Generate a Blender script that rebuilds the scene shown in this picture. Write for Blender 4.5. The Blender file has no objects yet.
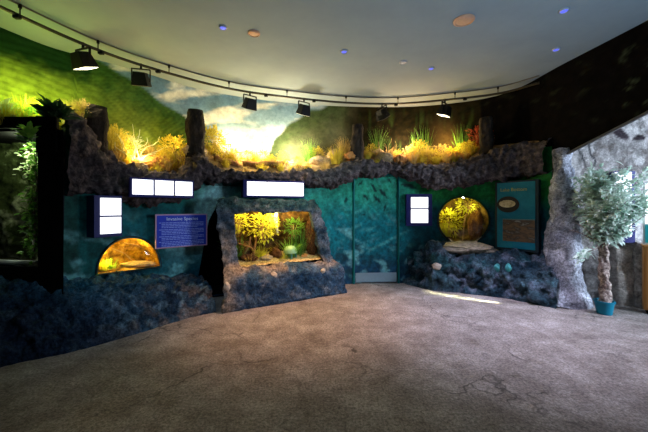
import bpy, bmesh, math, random
import numpy as np
from mathutils import Vector, Matrix, noise, geometry
random.seed(7); rng = np.random.default_rng(7)
C = bpy.context.scene.collection
sc = bpy.context.scene
PI = math.pi
F_ = 300.0; HZ = 208.0; CH = 1.55          # focal length in pixels, horizon row, eye height

# ------------------------------------------------------------------ camera
cam = bpy.data.cameras.new('camera'); co = bpy.data.objects.new('camera', cam); C.objects.link(co)
co.location = (0, 0, CH); co.rotation_euler = (PI/2, 0, 0)
cam.sensor_width = 36; cam.lens = 36*F_/648; cam.shift_y = -8/648; cam.clip_start = .05
sc.camera = co
sc.view_settings.view_transform = 'Standard'; sc.view_settings.look = 'None'
sc.view_settings.gamma = 1; sc.view_settings.exposure = 0.0; sc.view_settings.use_curve_mapping = False
# ------------------------------------------------------------------ world
w = bpy.data.worlds.new('world'); sc.world = w; w.use_nodes = True
w.node_tree.nodes['Background'].inputs[0].default_value = (.35, .5, .75, 1)
w.node_tree.nodes['Background'].inputs[1].default_value = .012

def lamp(name, kind, loc, power, color, aim=None, size=.1, size_y=None, spot=60, blend=.6, spread=None):
    l = bpy.data.lights.new(name, kind); o = bpy.data.objects.new(name, l); C.objects.link(o)
    o.location = loc; l.energy = power; l.color = color
    if kind == 'AREA':
        l.shape = 'RECTANGLE'; l.size = size; l.size_y = size_y or size
        if spread: l.spread = math.radians(spread)
    else: l.shadow_soft_size = size
    if kind == 'SPOT': l.spot_size = math.radians(spot); l.spot_blend = blend
    if aim is not None:
        d = Vector(aim) - Vector(loc); o.rotation_euler = d.to_track_quat('-Z', 'Y').to_euler()
    return o
# daylight through the entrance (right, behind the viewer)
lamp('daylight_entrance', 'AREA', (7.0, 1.9, 2.1), 150, (.66, .8, 1), aim=(4.4, 4.9, 1.3), size=1.5, size_y=1.7, spread=95)
# unseen light added low behind, aimed up to brighten the ceiling
lamp('ceiling_fill', 'AREA', (3.4, -1.6, .4), 80, (.36, .66, 1), aim=(2.7, .8, 3.9), size=2.4, size_y=1.2, spread=90)
# unseen ceiling spots added to brighten the floor
lamp('floor_fill_warm', 'SPOT', (-.35, 4.75, 3.8), 700, (1, .55, .34), aim=(-.30, 4.6, 0), size=.25, spot=64, blend=.9)
lamp('floor_fill_cool', 'SPOT', (2.5, 4.0, 3.8), 900, (.78, .72, 1), aim=(2.5, 4.1, 0), size=.3, spot=70, blend=1)
# unseen spots added under the ceiling to brighten the underwater wall
lamp('wall_fill_center', 'SPOT', (-.2, 3.4, 3.8), 150, (.62, .95, 1), aim=(.0, 6.0, 1.45), size=.2, spot=60, blend=.9)
lamp('wall_fill_left', 'SPOT', (-1.2, 2.6, 3.8), 85, (.5, .75, 1), aim=(-2.3, 4.5, .5), size=.2, spot=50, blend=.9)
lamp('floor_streak_fill', 'AREA', (2.35, 5.22, 3.86), 4, (1, 1, .55), aim=(2.35, 5.22, 0), size=1.2, size_y=.06, spread=2)  # unseen area light added to draw the bright streak on the floor
bpy.data.objects['floor_streak_fill'].rotation_euler = (0, 0, math.atan2(-.65, .96))

# ------------------------------------------------------------------ helpers
def mix(a, b, t): return a + (b-a)*t
def tab(t, x):
    xs = [p[0] for p in t]; ys = [p[1] for p in t]
    return float(np.interp(x, xs, ys))
def at(px, py, Y): return Vector(((px-324)/F_*Y, Y, CH+(HZ-py)/F_*Y))
def zz(py, Y): return CH+(HZ-py)/F_*Y

class Path:
    def __init__(s, pts, n=40):
        P = [Vector((p[0], p[1])) for p in pts]; P = [P[0]*2-P[1]] + P + [P[-1]*2-P[-2]]
        out = []
        for i in range(1, len(P)-2):
            a, b, c, d = P[i-1:i+3]
            for k in range(n):
                t = k/n
                out.append(.5*((2*b)+(c-a)*t+(2*a-5*b+4*c-d)*t*t+(3*b-a-3*c+d)*t**3))
        out.append(P[-2]); s.p = np.array([(q.x, q.y) for q in out])
        s.s = np.concatenate([[0], np.cumsum(np.hypot(*np.diff(s.p, axis=0).T))])
        s.L = float(s.s[-1])
        yy = np.maximum(s.p[:, 1], .3)
        s.px = 324+F_*s.p[:, 0]/yy
        k = 1
        s.px = np.maximum.accumulate(s.px)+np.arange(len(s.px))*1e-6
    def at(s, t, off=0):
        x = np.interp(t, s.s, s.p[:, 0]); y = np.interp(t, s.s, s.p[:, 1])
        e = .03
        dx = np.interp(min(t+e, s.L), s.s, s.p[:, 0])-np.interp(max(t-e, 0), s.s, s.p[:, 0])
        dy = np.interp(min(t+e, s.L), s.s, s.p[:, 1])-np.interp(max(t-e, 0), s.s, s.p[:, 1])
        l = math.hypot(dx, dy); n = Vector((dy/l, -dx/l))
        return Vector((x, y))+n*off, n
    def S(s, px): return float(np.interp(px, s.px, s.s))
    def PX(s, t): return float(np.interp(t, s.s, s.px))
def pxpath(l): return Path([((p-324)/F_*Y, Y) for p, Y in l])

LW = pxpath([(62, 3.82), (80, 4.0), (100, 4.2), (125, 4.45), (160, 4.75), (200, 5.15), (230, 5.4), (300, 5.85), (350, 6.12), (400, 6.2), (440, 6.15), (480, 6.0), (515, 5.7), (538, 5.35), (552, 5.1)])
UW = Path([(-4.7, 1.0), (-4.62, 2.2), (-4.4, 3.3), (-4.2, 3.92), (-3.98, 4.4), (-3.55, 4.8), (-3.1, 5.25), (-2.47, 5.93), (-1.6, 6.42), (-.54, 6.78), (.6, 6.95), (1.77, 6.98), (2.7, 6.8), (3.5, 6.4), (3.82, 5.83), (3.9, 4.93), (4.05, 3.75), (4.2, 2.2), (4.3, 0), (4.3, -3)])
CEIL = 3.9

def new_mat(name): 
    m = bpy.data.materials.new(name); m.use_nodes = True
    return m, m.node_tree, m.node_tree.nodes['Principled BSDF']
def ramp(nt, fac, stops):
    r = nt.nodes.new('ShaderNodeValToRGB'); nt.links.new(fac, r.inputs[0])
    e = r.color_ramp.elements
    while len(e) < len(stops): e.new(.5)
    for i, (p, c) in enumerate(stops): e[i].position = p; e[i].color = (*c, 1)
    return r.outputs[0]
def tex(nt, scale, detail=6, rough=.6, kind='noise', coord='Object', scl=None):
    tc = nt.nodes.new('ShaderNodeTexCoord'); out = tc.outputs[coord]
    if scl:
        mp = nt.nodes.new('ShaderNodeMapping'); nt.links.new(out, mp.inputs[0]); mp.inputs['Scale'].default_value = scl; out = mp.outputs[0]
    if kind == 'noise':
        n = nt.nodes.new('ShaderNodeTexNoise'); n.inputs['Detail'].default_value = detail; n.inputs['Roughness'].default_value = rough
    else:
        n = nt.nodes.new('ShaderNodeTexVoronoi'); n.feature = kind
    n.inputs['Scale'].default_value = scale; nt.links.new(out, n.inputs['Vector'])
    return n.outputs['Fac' if kind == 'noise' else 'Distance']
def bump(nt, b, h, st, dist=.02):
    n = nt.nodes.new('ShaderNodeBump'); n.inputs['Strength'].default_value = st; n.inputs['Distance'].default_value = dist
    nt.links.new(h, n.inputs['Height']); nt.links.new(n.outputs[0], b.inputs['Normal'])
def noisy(name, cols, scale=6, rough=.8, bs=.4, bscale=None, spec=.2, bd=.02, scl=None):
    m, nt, b = new_mat(name)
    st = [(mix(.32, .7, i/(max(1, len(cols)-1))), c) for i, c in enumerate(cols)]
    nt.links.new(ramp(nt, tex(nt, scale, 8, .65, scl=scl), st), b.inputs['Base Color'])
    b.inputs['Roughness'].default_value = rough; b.inputs['Specular IOR Level'].default_value = spec
    if bs: bump(nt, b, tex(nt, bscale or scale*3, 8, .7, scl=scl), bs, bd)
    return m
def plain(name, c, rough=.6, metal=0, spec=.3, emit=None, es=1):
    m, nt, b = new_mat(name)
    n = tex(nt, 30, 3)
    nt.links.new(ramp(nt, n, [(.3, tuple(v*.88 for v in c)), (.7, c)]), b.inputs['Base Color'])
    b.inputs['Roughness'].default_value = rough; b.inputs['Metallic'].default_value = metal
    b.inputs['Specular IOR Level'].default_value = spec
    if emit: b.inputs['Emission Color'].default_value = (*emit, 1); b.inputs['Emission Strength'].default_value = es
    return m
def painted(name, nscale=10, namt=.35, rough=.75, bs=.2, bd=.01, bscale=25, spec=.2, nscl=None, grit=0, gscale=30):
    """colours of the mural come from the 'paint' attribute, broken up by noise"""
    m, nt, b = new_mat(name)
    a = nt.nodes.new('ShaderNodeVertexColor'); a.layer_name = 'paint'
    r = ramp(nt, tex(nt, nscale, 8, .7, scl=nscl), [(.3, (1-namt,)*3), (.7, (1+namt,)*3)])
    if grit:
        g = ramp(nt, tex(nt, gscale, 6, .8), [(.36, (1-grit,)*3), (.64, (1+grit,)*3)])
        m0 = nt.nodes.new('ShaderNodeMix'); m0.data_type = 'RGBA'; m0.blend_type = 'MULTIPLY'; m0.inputs[0].default_value = 1
        nt.links.new(r, m0.inputs[6]); nt.links.new(g, m0.inputs[7]); r = m0.outputs[2]
    mx = nt.nodes.new('ShaderNodeMix'); mx.data_type = 'RGBA'; mx.blend_type = 'MULTIPLY'; mx.inputs[0].default_value = 1
    nt.links.new(a.outputs[0], mx.inputs[6]); nt.links.new(r, mx.inputs[7]); nt.links.new(mx.outputs[2], b.inputs['Base Color'])
    b.inputs['Roughness'].default_value = rough; b.inputs['Specular IOR Level'].default_value = spec
    if bs: bump(nt, b, tex(nt, bscale, 8, .7), bs, bd)
    return m

def link(name, me, mat, parent=None, smooth=False):
    o = bpy.data.objects.new(name, me); C.objects.link(o)
    if mat: me.materials.append(mat)
    if smooth: me.polygons.foreach_set('use_smooth', [True]*len(me.polygons))
    if parent is not None:
        o.parent = parent
        q = parent; off = Vector((0, 0, 0)); loc_ = False
        while q is not None: off += q.location; loc_ = loc_ or bool(q.get('_local')); q = q.parent
        if not loc_: me.transform(Matrix.Translation(-off))
    return o
def tag(o, label, cat=None, group=None, kind=None):
    o['label'] = label
    if cat: o['category'] = cat
    if group: o['group'] = group
    if kind: o['kind'] = kind
    return o
def struct(o): o['kind'] = 'structure'; return o
def thing(name, label, cat, loc=(0, 0, 0), group=None, local=False, rz=0):
    o = bpy.data.objects.new(name, None); C.objects.link(o); o.location = loc; o.rotation_euler = (0, 0, rz)
    o.empty_display_size = .1
    if local: LOCAL.append(o); o['_local'] = 1
    tag(o, label, cat, group); return o
LOCAL = []
def me_from(vs, fs, name='mesh'):
    me = bpy.data.meshes.new(name); me.from_pydata([tuple(v) for v in vs], [], fs); me.update(); return me
def bm_me(bm, name='mesh'):
    bmesh.ops.recalc_face_normals(bm, faces=bm.faces[:])
    me = bpy.data.meshes.new(name); bm.to_mesh(me); bm.free(); return me
def box_bm(bm, c, d, M=None, bev=0):
    r = bmesh.ops.create_cube(bm, size=1); v = r['verts']
    bmesh.ops.scale(bm, vec=d, verts=v)
    if bev:
        e = list({e for x in v for e in x.link_edges}); rr = bmesh.ops.bevel(bm, geom=e, offset=bev, segments=2, affect='EDGES', profile=.5)
        v = list({x for f in rr['faces'] for x in f.verts} | {x for x in v if x.is_valid})
    bmesh.ops.translate(bm, vec=c, verts=v)
    if M is not None: bmesh.ops.transform(bm, matrix=M, verts=v)
    return v
def tube(pts, rad, seg=8, cap=True):
    """mesh of a tube through pts; rad is a number or list"""
    pts = [Vector(p) for p in pts]; n = len(pts); vs = []; fs = []
    if not hasattr(rad, '__len__'): rad = [rad]*n
    up = Vector((0, 0, 1)); prev = None
    for i, p in enumerate(pts):
        d = (pts[min(i+1, n-1)]-pts[max(i-1, 0)]).normalized()
        if prev is None:
            a = d.cross(up if abs(d.z) < .9 else Vector((1, 0, 0))).normalized()
        else: a = (prev-d*prev.dot(d)).normalized()
        prev = a; b = d.cross(a)
        for k in range(seg):
            t = 2*PI*k/seg; vs.append(p+(a*math.cos(t)+b*math.sin(t))*rad[i])
    for i in range(n-1):
        for k in range(seg):
            fs.append((i*seg+k, i*seg+(k+1) % seg, (i+1)*seg+(k+1) % seg, (i+1)*seg+k))
    if cap:
        fs.append(tuple(range(seg))[::-1]); fs.append(tuple((n-1)*seg+k for k in range(seg)))
    return vs, fs
def join(*parts):
    V = []; Fa = []
    for vs, fs in parts:
        o = len(V); V += list(vs); Fa += [tuple(i+o for i in f) for f in fs]
    return V, Fa
def lathe(prof, seg=24):
    vs = []; fs = []
    for r, z in prof:
        for k in range(seg): vs.append((r*math.cos(2*PI*k/seg), r*math.sin(2*PI*k/seg), z))
    for i in range(len(prof)-1):
        for k in range(seg): fs.append((i*seg+k, i*seg+(k+1) % seg, (i+1)*seg+(k+1) % seg, (i+1)*seg+k))
    return vs, fs
def fbm(p, sc_=1.0, seed=0, o=5):
    return noise.fractal(Vector(p)*sc_+Vector((seed*7.3, seed*3.1, seed*5.7)), .9, 2.1, o)
def rocky(me, amp, s1, seed=0, fine=.35, ridge=.5, mask=None):
    me.update(); N = [v.normal.copy() for v in me.vertices]
    for v, n in zip(me.vertices, N):
        p = v.co
        a = fbm(p, s1, seed, 4)
        c = noise.cell_vector(p*s1*2.2)
        dist, _ = noise.voronoi(p*s1*1.6+Vector((seed, 0, 0)))
        b = fbm(p, s1*4.5, seed+3, 3)
        d = amp*(a + ridge*(dist[1]-dist[0]-.35) + fine*b)
        if mask: d *= mask(p)
        v.co = p+n*d
    me.update()
def grid(nu, nv, fn, closed_v=False):
    vs = [fn(i/(nu-1), j/(nv-1) if not closed_v else j/nv) for i in range(nu) for j in range(nv)]
    fs = []
    for i in range(nu-1):
        for j in range(nv if closed_v else nv-1):
            j2 = (j+1) % nv
            fs.append((i*nv+j, (i+1)*nv+j, (i+1)*nv+j2, i*nv+j2))
    return vs, fs
def inside(p, poly):
    x, y = p; r = False; n = len(poly); j = n-1
    for i in range(n):
        xi, yi = poly[i]; xj, yj = poly[j]
        if (yi > y) != (yj > y) and x < (xj-xi)*(y-yi)/(yj-yi)+xi: r = not r
        j = i
    return r
def sheet2d(outline, step, holes):
    """triangulated flat sheet in 2D with holes; returns verts2d, tris"""
    xs = [p[0] for p in outline]; ys = [p[1] for p in outline]
    V = []; E = []
    def loop(L):
        o = len(V); L2 = []
        for i in range(len(L)):
            a = Vector(L[i]); b = Vector(L[(i+1) % len(L)]); k = max(1, int((b-a).length/step))
            for q in range(k): L2.append(a.lerp(b, q/k))
        for q in L2: V.append(q)
        for q in range(len(L2)): E.append((o+q, o+(q+1) % len(L2)))
    loop(outline)
    for h in holes: loop(h)
    nx = int((max(xs)-min(xs))/step); ny = int((max(ys)-min(ys))/step)
    for i in range(1, nx):
        for j in range(1, ny):
            p = (min(xs)+(max(xs)-min(xs))*(i+(.25 if j % 2 else -.25))/nx, min(ys)+(max(ys)-min(ys))*j/ny)
            if inside(p, outline) and not any(inside(p, h) for h in holes): V.append(Vector(p))
    vo, _, fo, *_r = geometry.delaunay_2d_cdt(V, E, [], 0, 1e-5)
    fs = []
    for f in fo:
        c = (vo[f[0]]+vo[f[1]]+vo[f[2]])/3
        if inside(c, outline) and not any(inside(c, h) for h in holes): fs.append(tuple(f))
    return vo, fs
def paint(me, fn, uvs):
    a = me.color_attributes.new('paint', 'FLOAT_COLOR', 'POINT')
    buf = np.ones((len(me.vertices), 4))
    for i, q in enumerate(uvs):
        buf[i, :3] = fn(*q)
    a.data.foreach_set('color', buf.astype(np.float32).ravel())
def lerp3(a, b, t):
    t = max(0, min(1, t)); return tuple(a[i]+(b[i]-a[i])*t for i in range(3))
def sst(a, b, x):
    t = max(0, min(1, (x-a)/(b-a))); return t*t*(3-2*t)
def copy_tree(o, parent=None):
    c = o.copy(); C.objects.link(c); c.parent = parent
    for ch in list(o.children): copy_tree(ch, c)
    return c

# ------------------------------------------------------------------ materials
M_floor, nt, b = new_mat('stamped_concrete')
c1 = ramp(nt, tex(nt, 2.4, 12, .78), [(.34, (.16, .13, .115)), (.5, (.31, .27, .245)), (.66, (.50, .45, .43))])
mp = tex(nt, 45, 6, .8)
mx = nt.nodes.new('ShaderNodeMix'); mx.data_type = 'RGBA'; mx.blend_type = 'OVERLAY'; mx.inputs[0].default_value = .9
nt.links.new(c1, mx.inputs[6]); nt.links.new(ramp(nt, mp, [(.36, (.15,)*3), (.64, (.82,)*3)]), mx.inputs[7])
# cracks: voronoi edges on warped coordinates
tc = nt.nodes.new('ShaderNodeTexCoord'); nz = nt.nodes.new('ShaderNodeTexNoise'); nz.inputs['Scale'].default_value = 1.2; nz.inputs['Detail'].default_value = 5
nt.links.new(tc.outputs['Object'], nz.inputs['Vector'])
va = nt.nodes.new('ShaderNodeVectorMath'); va.operation = 'MULTIPLY_ADD'; nt.links.new(nz.outputs['Color'], va.inputs[0]); va.inputs[1].default_value = (1.3,)*3; nt.links.new(tc.outputs['Object'], va.inputs[2])
vo = nt.nodes.new('ShaderNodeTexVoronoi'); vo.feature = 'DISTANCE_TO_EDGE'; vo.inputs['Scale'].default_value = .8; nt.links.new(va.outputs[0], vo.inputs['Vector'])
cr = ramp(nt, vo.outputs['Distance'], [(0, (.2,)*3), (.014, (1,)*3)])
mm = nt.nodes.new('ShaderNodeMath'); mm.operation = 'MULTIPLY'
mx2 = nt.nodes.new('ShaderNodeMix'); mx2.data_type = 'RGBA'; mx2.blend_type = 'MULTIPLY'; mx2.inputs[0].default_value = .7
nt.links.new(mx.outputs[2], mx2.inputs[6]); nt.links.new(cr, mx2.inputs[7]); nt.links.new(ramp(nt, tex(nt, .9, 3), [(.46, (.04,)*3), (.58, (.9,)*3)]), mx2.inputs[0]); nt.links.new(mx2.outputs[2], b.inputs['Base Color'])
b.inputs['Roughness'].default_value = .62; b.inputs['Specular IOR Level'].default_value = .3
bump(nt, b, tex(nt, 7, 12, .78), 1, .06)
M_ceil = noisy('ceiling_plaster', [(.27, .33, .37), (.31, .37, .41)], 2, .9, .15, 60)
M_black = noisy('black_paint', [(.002, .002, .0025), (.006, .006, .006)], 8, .9, .3, spec=.04)
M_metal = plain('black_metal', (.007, .007, .007), .5, .1, .15)
M_rail = plain('dark_bronze_rail', (.05, .04, .025), .4, .5)
M_grey = plain('grey_metal', (.3, .3, .3), .4, .6)
M_navy = plain('navy_frame', (.01, .012, .12), .5)
M_white = plain('lit_white_panel', (.9, .9, .9), .5, emit=(.93, .95, 1), es=1.6)
M_corn = noisy('cornice_rock', [(.02, .016, .018), (.10, .08, .08), (.26, .2, .19)], 11, .9, 1, 30, bd=.05)
M_bank = painted('painted_rock', 9, .6, .85, 1, .05, 30, grit=.7)
M_upper = painted('landscape_mural', 7, .35, .85, .1, .005, 30, spec=.04)
M_lower = painted('underwater_mural', 8, .45, .7, .15, .006, 20, grit=.3, gscale=14)
M_grock = noisy('grey_rock', [(.08, .08, .09), (.24, .23, .26), (.45, .44, .48)], 9, .9, 1, 20, bd=.05)
M_soil = noisy('planting_soil', [(.09, .05, .02), (.3, .19, .08), (.5, .36, .18)], 10, .95, .8, 30)
M_post = noisy('weathered_post', [(.006, .005, .004), (.025, .018, .013), (.06, .045, .035)], 12, .9, .9, 30, scl=(1, 1, .3))
M_log = noisy('brown_log', [(.12, .05, .02), (.3, .14, .05), (.42, .24, .1)], 12, .9, .6, 30)
M_stone = noisy('tan_stone', [(.25, .16, .08), (.5, .36, .2), (.68, .55, .36)], 8, .9, .7, 25)
M_ostone = noisy('orange_stone', [(.4, .13, .03), (.62, .26, .07), (.75, .4, .14)], 8, .9, .6, 25)
def leafmat(name, c1, c2, trans=.35):
    m, nt, b = new_mat(name)
    nt.links.new(ramp(nt, tex(nt, 9, 4), [(.35, c1), (.65, c2)]), b.inputs['Base Color'])
    b.inputs['Roughness'].default_value = .6; b.inputs['Specular IOR Level'].default_value = .25
    t = nt.nodes.new('ShaderNodeBsdfTranslucent'); t.inputs[0].default_value = (*c2, 1)
    ms = nt.nodes.new('ShaderNodeMixShader'); ms.inputs[0].default_value = trans
    nt.links.new(b.outputs[0], ms.inputs[1]); nt.links.new(t.outputs[0], ms.inputs[2])
    nt.links.new(ms.outputs[0], nt.nodes['Material Output'].inputs[0]); return m
M_yg = leafmat('yellow_grass', (.45, .36, .03), (.75, .62, .08))
M_straw = leafmat('straw_grass', (.4, .26, .07), (.7, .52, .2))
M_green = leafmat('green_leaf', (.05, .16, .02), (.16, .36, .05))
M_bright = leafmat('bright_green_leaf', (.14, .4, .04), (.35, .62, .1))
M_dkleaf = leafmat('dark_leaf', (.01, .035, .015), (.03, .09, .03), .15)
M_pale = leafmat('pale_leaf', (.5, .55, .35), (.75, .8, .55))
M_lime = leafmat('lime_water_leaf', (.42, .5, .02), (.85, .82, .10), .45)
M_dkrock = noisy('dark_brown_rock', [(.02, .01, .005), (.12, .05, .02), (.3, .15, .05)], 9, .9, .9, 22)
M_red = leafmat('red_leaf', (.25, .03, .02), (.5, .1, .05))
M_ficus = leafmat('ficus_leaf', (.12, .36, .20), (.92, .97, .92), .25)
M_bark = noisy('ficus_bark', [(.03, .02, .02), (.28, .2, .17), (.75, .64, .56)], 22, .9, .9, 40)
M_twig = noisy('dry_twig', [(.3, .17, .07), (.55, .38, .18)], 12, .9, .3)
M_pot = plain('teal_plastic_pot', (.0, .17, .26), .4)
M_wood = noisy('orange_wood', [(.35, .15, .04), (.5, .24, .07)], 5, .5, .15, scl=(1, 1, .2))
M_glass, nt, b = new_mat('acrylic_window')
tr = nt.nodes.new('ShaderNodeBsdfTransparent'); gl = nt.nodes.new('ShaderNodeBsdfGlossy'); gl.inputs['Roughness'].default_value = .03
lw = nt.nodes.new('ShaderNodeFresnel'); lw.inputs[0].default_value = 1.35; ms = nt.nodes.new('ShaderNodeMixShader')
nt.links.new(lw.outputs[0], ms.inputs[0]); nt.links.new(tr.outputs[0], ms.inputs[1]); nt.links.new(gl.outputs[0], ms.inputs[2]); nt.links.new(ms.outputs[0], nt.nodes['Material Output'].inputs[0])

M_flatglass = M_glass.copy(); M_flatglass.name = 'flat_glass'
[n for n in M_flatglass.node_tree.nodes if n.type == 'FRESNEL'][0].inputs[0].default_value = 1.06
# ------------------------------------------------------------------ floor, ceiling
struct(link('floor', me_from([(-9, -4, 0), (9, -4, 0), (9, 9, 0), (-9, 9, 0)], [(0, 1, 2, 3)]), M_floor))
struct(link('ceiling', me_from([(-6, -4, CEIL), (4.5, -4, CEIL), (4.5, 8, CEIL), (-6, 8, CEIL)], [(0, 3, 2, 1)]), M_ceil))

# ------------------------------------------------------------------ upper mural wall
HILL = [(-200, -40), (0, 0), (40, 30), (70, 46), (100, 62), (125, 76), (150, 93), (180, 113), (200, 128), (222, 150), (240, 170), (262, 170), (275, 140), (290, 122), (312, 110), (335, 102), (346, 96), (352, 60)]
def mural(px, y, n, n2):
    # colours of the painted landscape; px runs along the wall, y is height in the painting
    skyc = lerp3((.12, .22, .32), (.30, .42, .46), sst(95, 140, y))
    cl = sst(-.12, .35, noise.fractal(Vector((px*.016, y*.07, 3)), 1, 2, 5)+.1*math.sin(y*.17))
    c = lerp3(skyc, (.75, .72, .6), cl*.85)
    h = tab(HILL, px)+n*4
    if px < 250:
        t = sst(h-1.5, h+1.5, y)
        g = lerp3((.035, .09, .02), (.2, .27, .035), sst(h+6, h+55, y)+n2*.5)
        if px < 90: g = lerp3((.01, .035, .01), g, sst(48+px*.25, 74+px*.2, y+n2*10))
        st = .75+.5*abs(math.sin(px*.55+y*.5+n*3)); g = tuple(v*st for v in g)
        c = lerp3(c, g, t)
    else:
        t = sst(h-2, h+2, y)
        g = lerp3((.045, .07, .025), (.13, .13, .075), sst(h, h+50, y)+n2*.4)
        c = lerp3(c, g, t)
    if px > 338:   # dark woodland
        d = lerp3((.004, .005, .002), (.022, .017, .008), .5+n2)
        if px < 480 and y > 105:
            tr_ = abs(noise.noise(Vector((px*.35, y*.03, 9)))); d = lerp3(d, (.03, .055, .015), sst(.25, .6, tr_)*sst(100, 130, y))
            d = lerp3(d, (.18, .11, .05), sst(.25, .0, abs(px-445)/90)*sst(112, 140, y)*.6)
        if px > 480:
            d = lerp3((.001, .001, .001), (.006, .0045, .004), .4+n2)
            k = noise.fractal(Vector((px*.07+y*.05, y*.12, 4)), 1, 2.2, 4); d = lerp3(d, (.05, .065, .04), sst(.3, .75, k)*(.2+.6*sst(590, 640, px)))
        c = lerp3(c, d, sst(338, 358, px+n*6))
    return c
def fascia_z(y): return 2.40+max(0, min(1.6, 4.9-y))*.30
ns, nz_ = 460, 60
vs = []; q = []
for i in range(ns):
    s = UW.L*i/(ns-1); p, n = UW.at(s); px = UW.PX(s); 
    zb = (2.52 if p.y < 4.6 and p.x < 0 else 1.9) if (p.x < 3.6 or p.y > 5.2) else fascia_z(p.y)
    for j in range(nz_):
        z = mix(zb, CEIL+.0, j/(nz_-1)); vs.append((p.x, p.y, z))
        Y = max(p.y, 1.5); yy = HZ-(z-CH)*F_/Y
        pq = Vector((p.x, p.y, z))
        q.append((px, yy, noise.noise(pq*3), noise.noise(pq*9)*.5+noise.noise(pq*25)*.35))
fs = [(i*nz_+j, (i+1)*nz_+j, (i+1)*nz_+j+1, i*nz_+j+1) for i in range(ns-1) for j in range(nz_-1)]
me = me_from(vs, fs); paint(me, mural, q); struct(link('wall_back_upper', me, M_upper, smooth=True))
# trim along the lower edge of the right upper wall
pts = []
TS = float(np.interp(-4.87, -UW.p[300:, 1], UW.s[300:]))
for k in range(40):
    s = TS+(UW.L-TS)*k/39; p, n = UW.at(s, .02); pts.append((p.x, p.y, fascia_z(p.y)-.01))
struct(link('trim_1', me_from(*tube(pts, .022, 6)), plain('grey_trim', (.09, .09, .1), .5)))

ZT = [(62, 116), (75, 114), (86, 118), (100, 146), (108, 150), (115, 158), (125, 166), (150, 173), (178, 172), (188, 160), (197, 153), (205, 158), (215, 165), (240, 170), (300, 171), (330, 169), (345, 161), (357, 156), (366, 160), (400, 163), (440, 163), (468, 159), (482, 151), (500, 148), (552, 140)]
ZB = [(62, 197), (82, 195), (110, 196), (118, 202), (126, 207), (150, 206), (180, 201), (192, 194), (202, 181), (245, 182), (300, 185), (335, 188), (352, 177), (397, 174), (425, 187), (450, 188), (500, 180), (552, 171)]
# ------------------------------------------------------------------ lower, underwater wall
def semi(pxc, zb, a, h, n=40):
    s0 = LW.S(pxc); return [(s0+a*math.cos(t), zb+h*max(0, math.sin(t))) for t in [PI*k/n for k in range(n+1)]]
DOME_S = (LW.S(96)+LW.S(161))/2; DOME_A = (LW.S(161)-LW.S(96))/2
dome = [(DOME_S+DOME_A*math.cos(PI*k/30), .62+.5*math.sin(PI*k/30)) for k in range(31)]
CIR_S = LW.S(463); CIR_Z = 1.30; CIR_R = .49
circ = [(CIR_S+CIR_R*math.cos(2*PI*k/48), CIR_Z+CIR_R*math.sin(2*PI*k/48)) for k in range(48)]
sa, sb = LW.S(196), LW.S(322)
def ZL(px, y): 
    p, _ = LW.at(LW.S(px)); return zz(y, p.y)
niche = [(LW.S(194), .02), (LW.S(196), ZL(196, 290)), (LW.S(203), ZL(203, 250)), (LW.S(209), ZL(209, 220)), (LW.S(217), ZL(217, 205)), (LW.S(228), 1.70), (LW.S(300), 1.64), (LW.S(309), 1.55), (LW.S(322), 1.0), (LW.S(330), .45), (LW.S(330), .02)]
FISH = [(366, 197, .16, -.9), (374, 188, .2, -1.0), (383, 193, .22, -.85), (377, 199, .2, -.8), (371, 178, .14, -.5), (361, 183, .13, .8), (407, 185, .26, -.15), (412, 187, .16, -.1), (385, 208, .15, 1.3), (390, 181, .13, -.9), (346, 200, .14, 1.1), (363, 215, .1, .3)]
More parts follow.
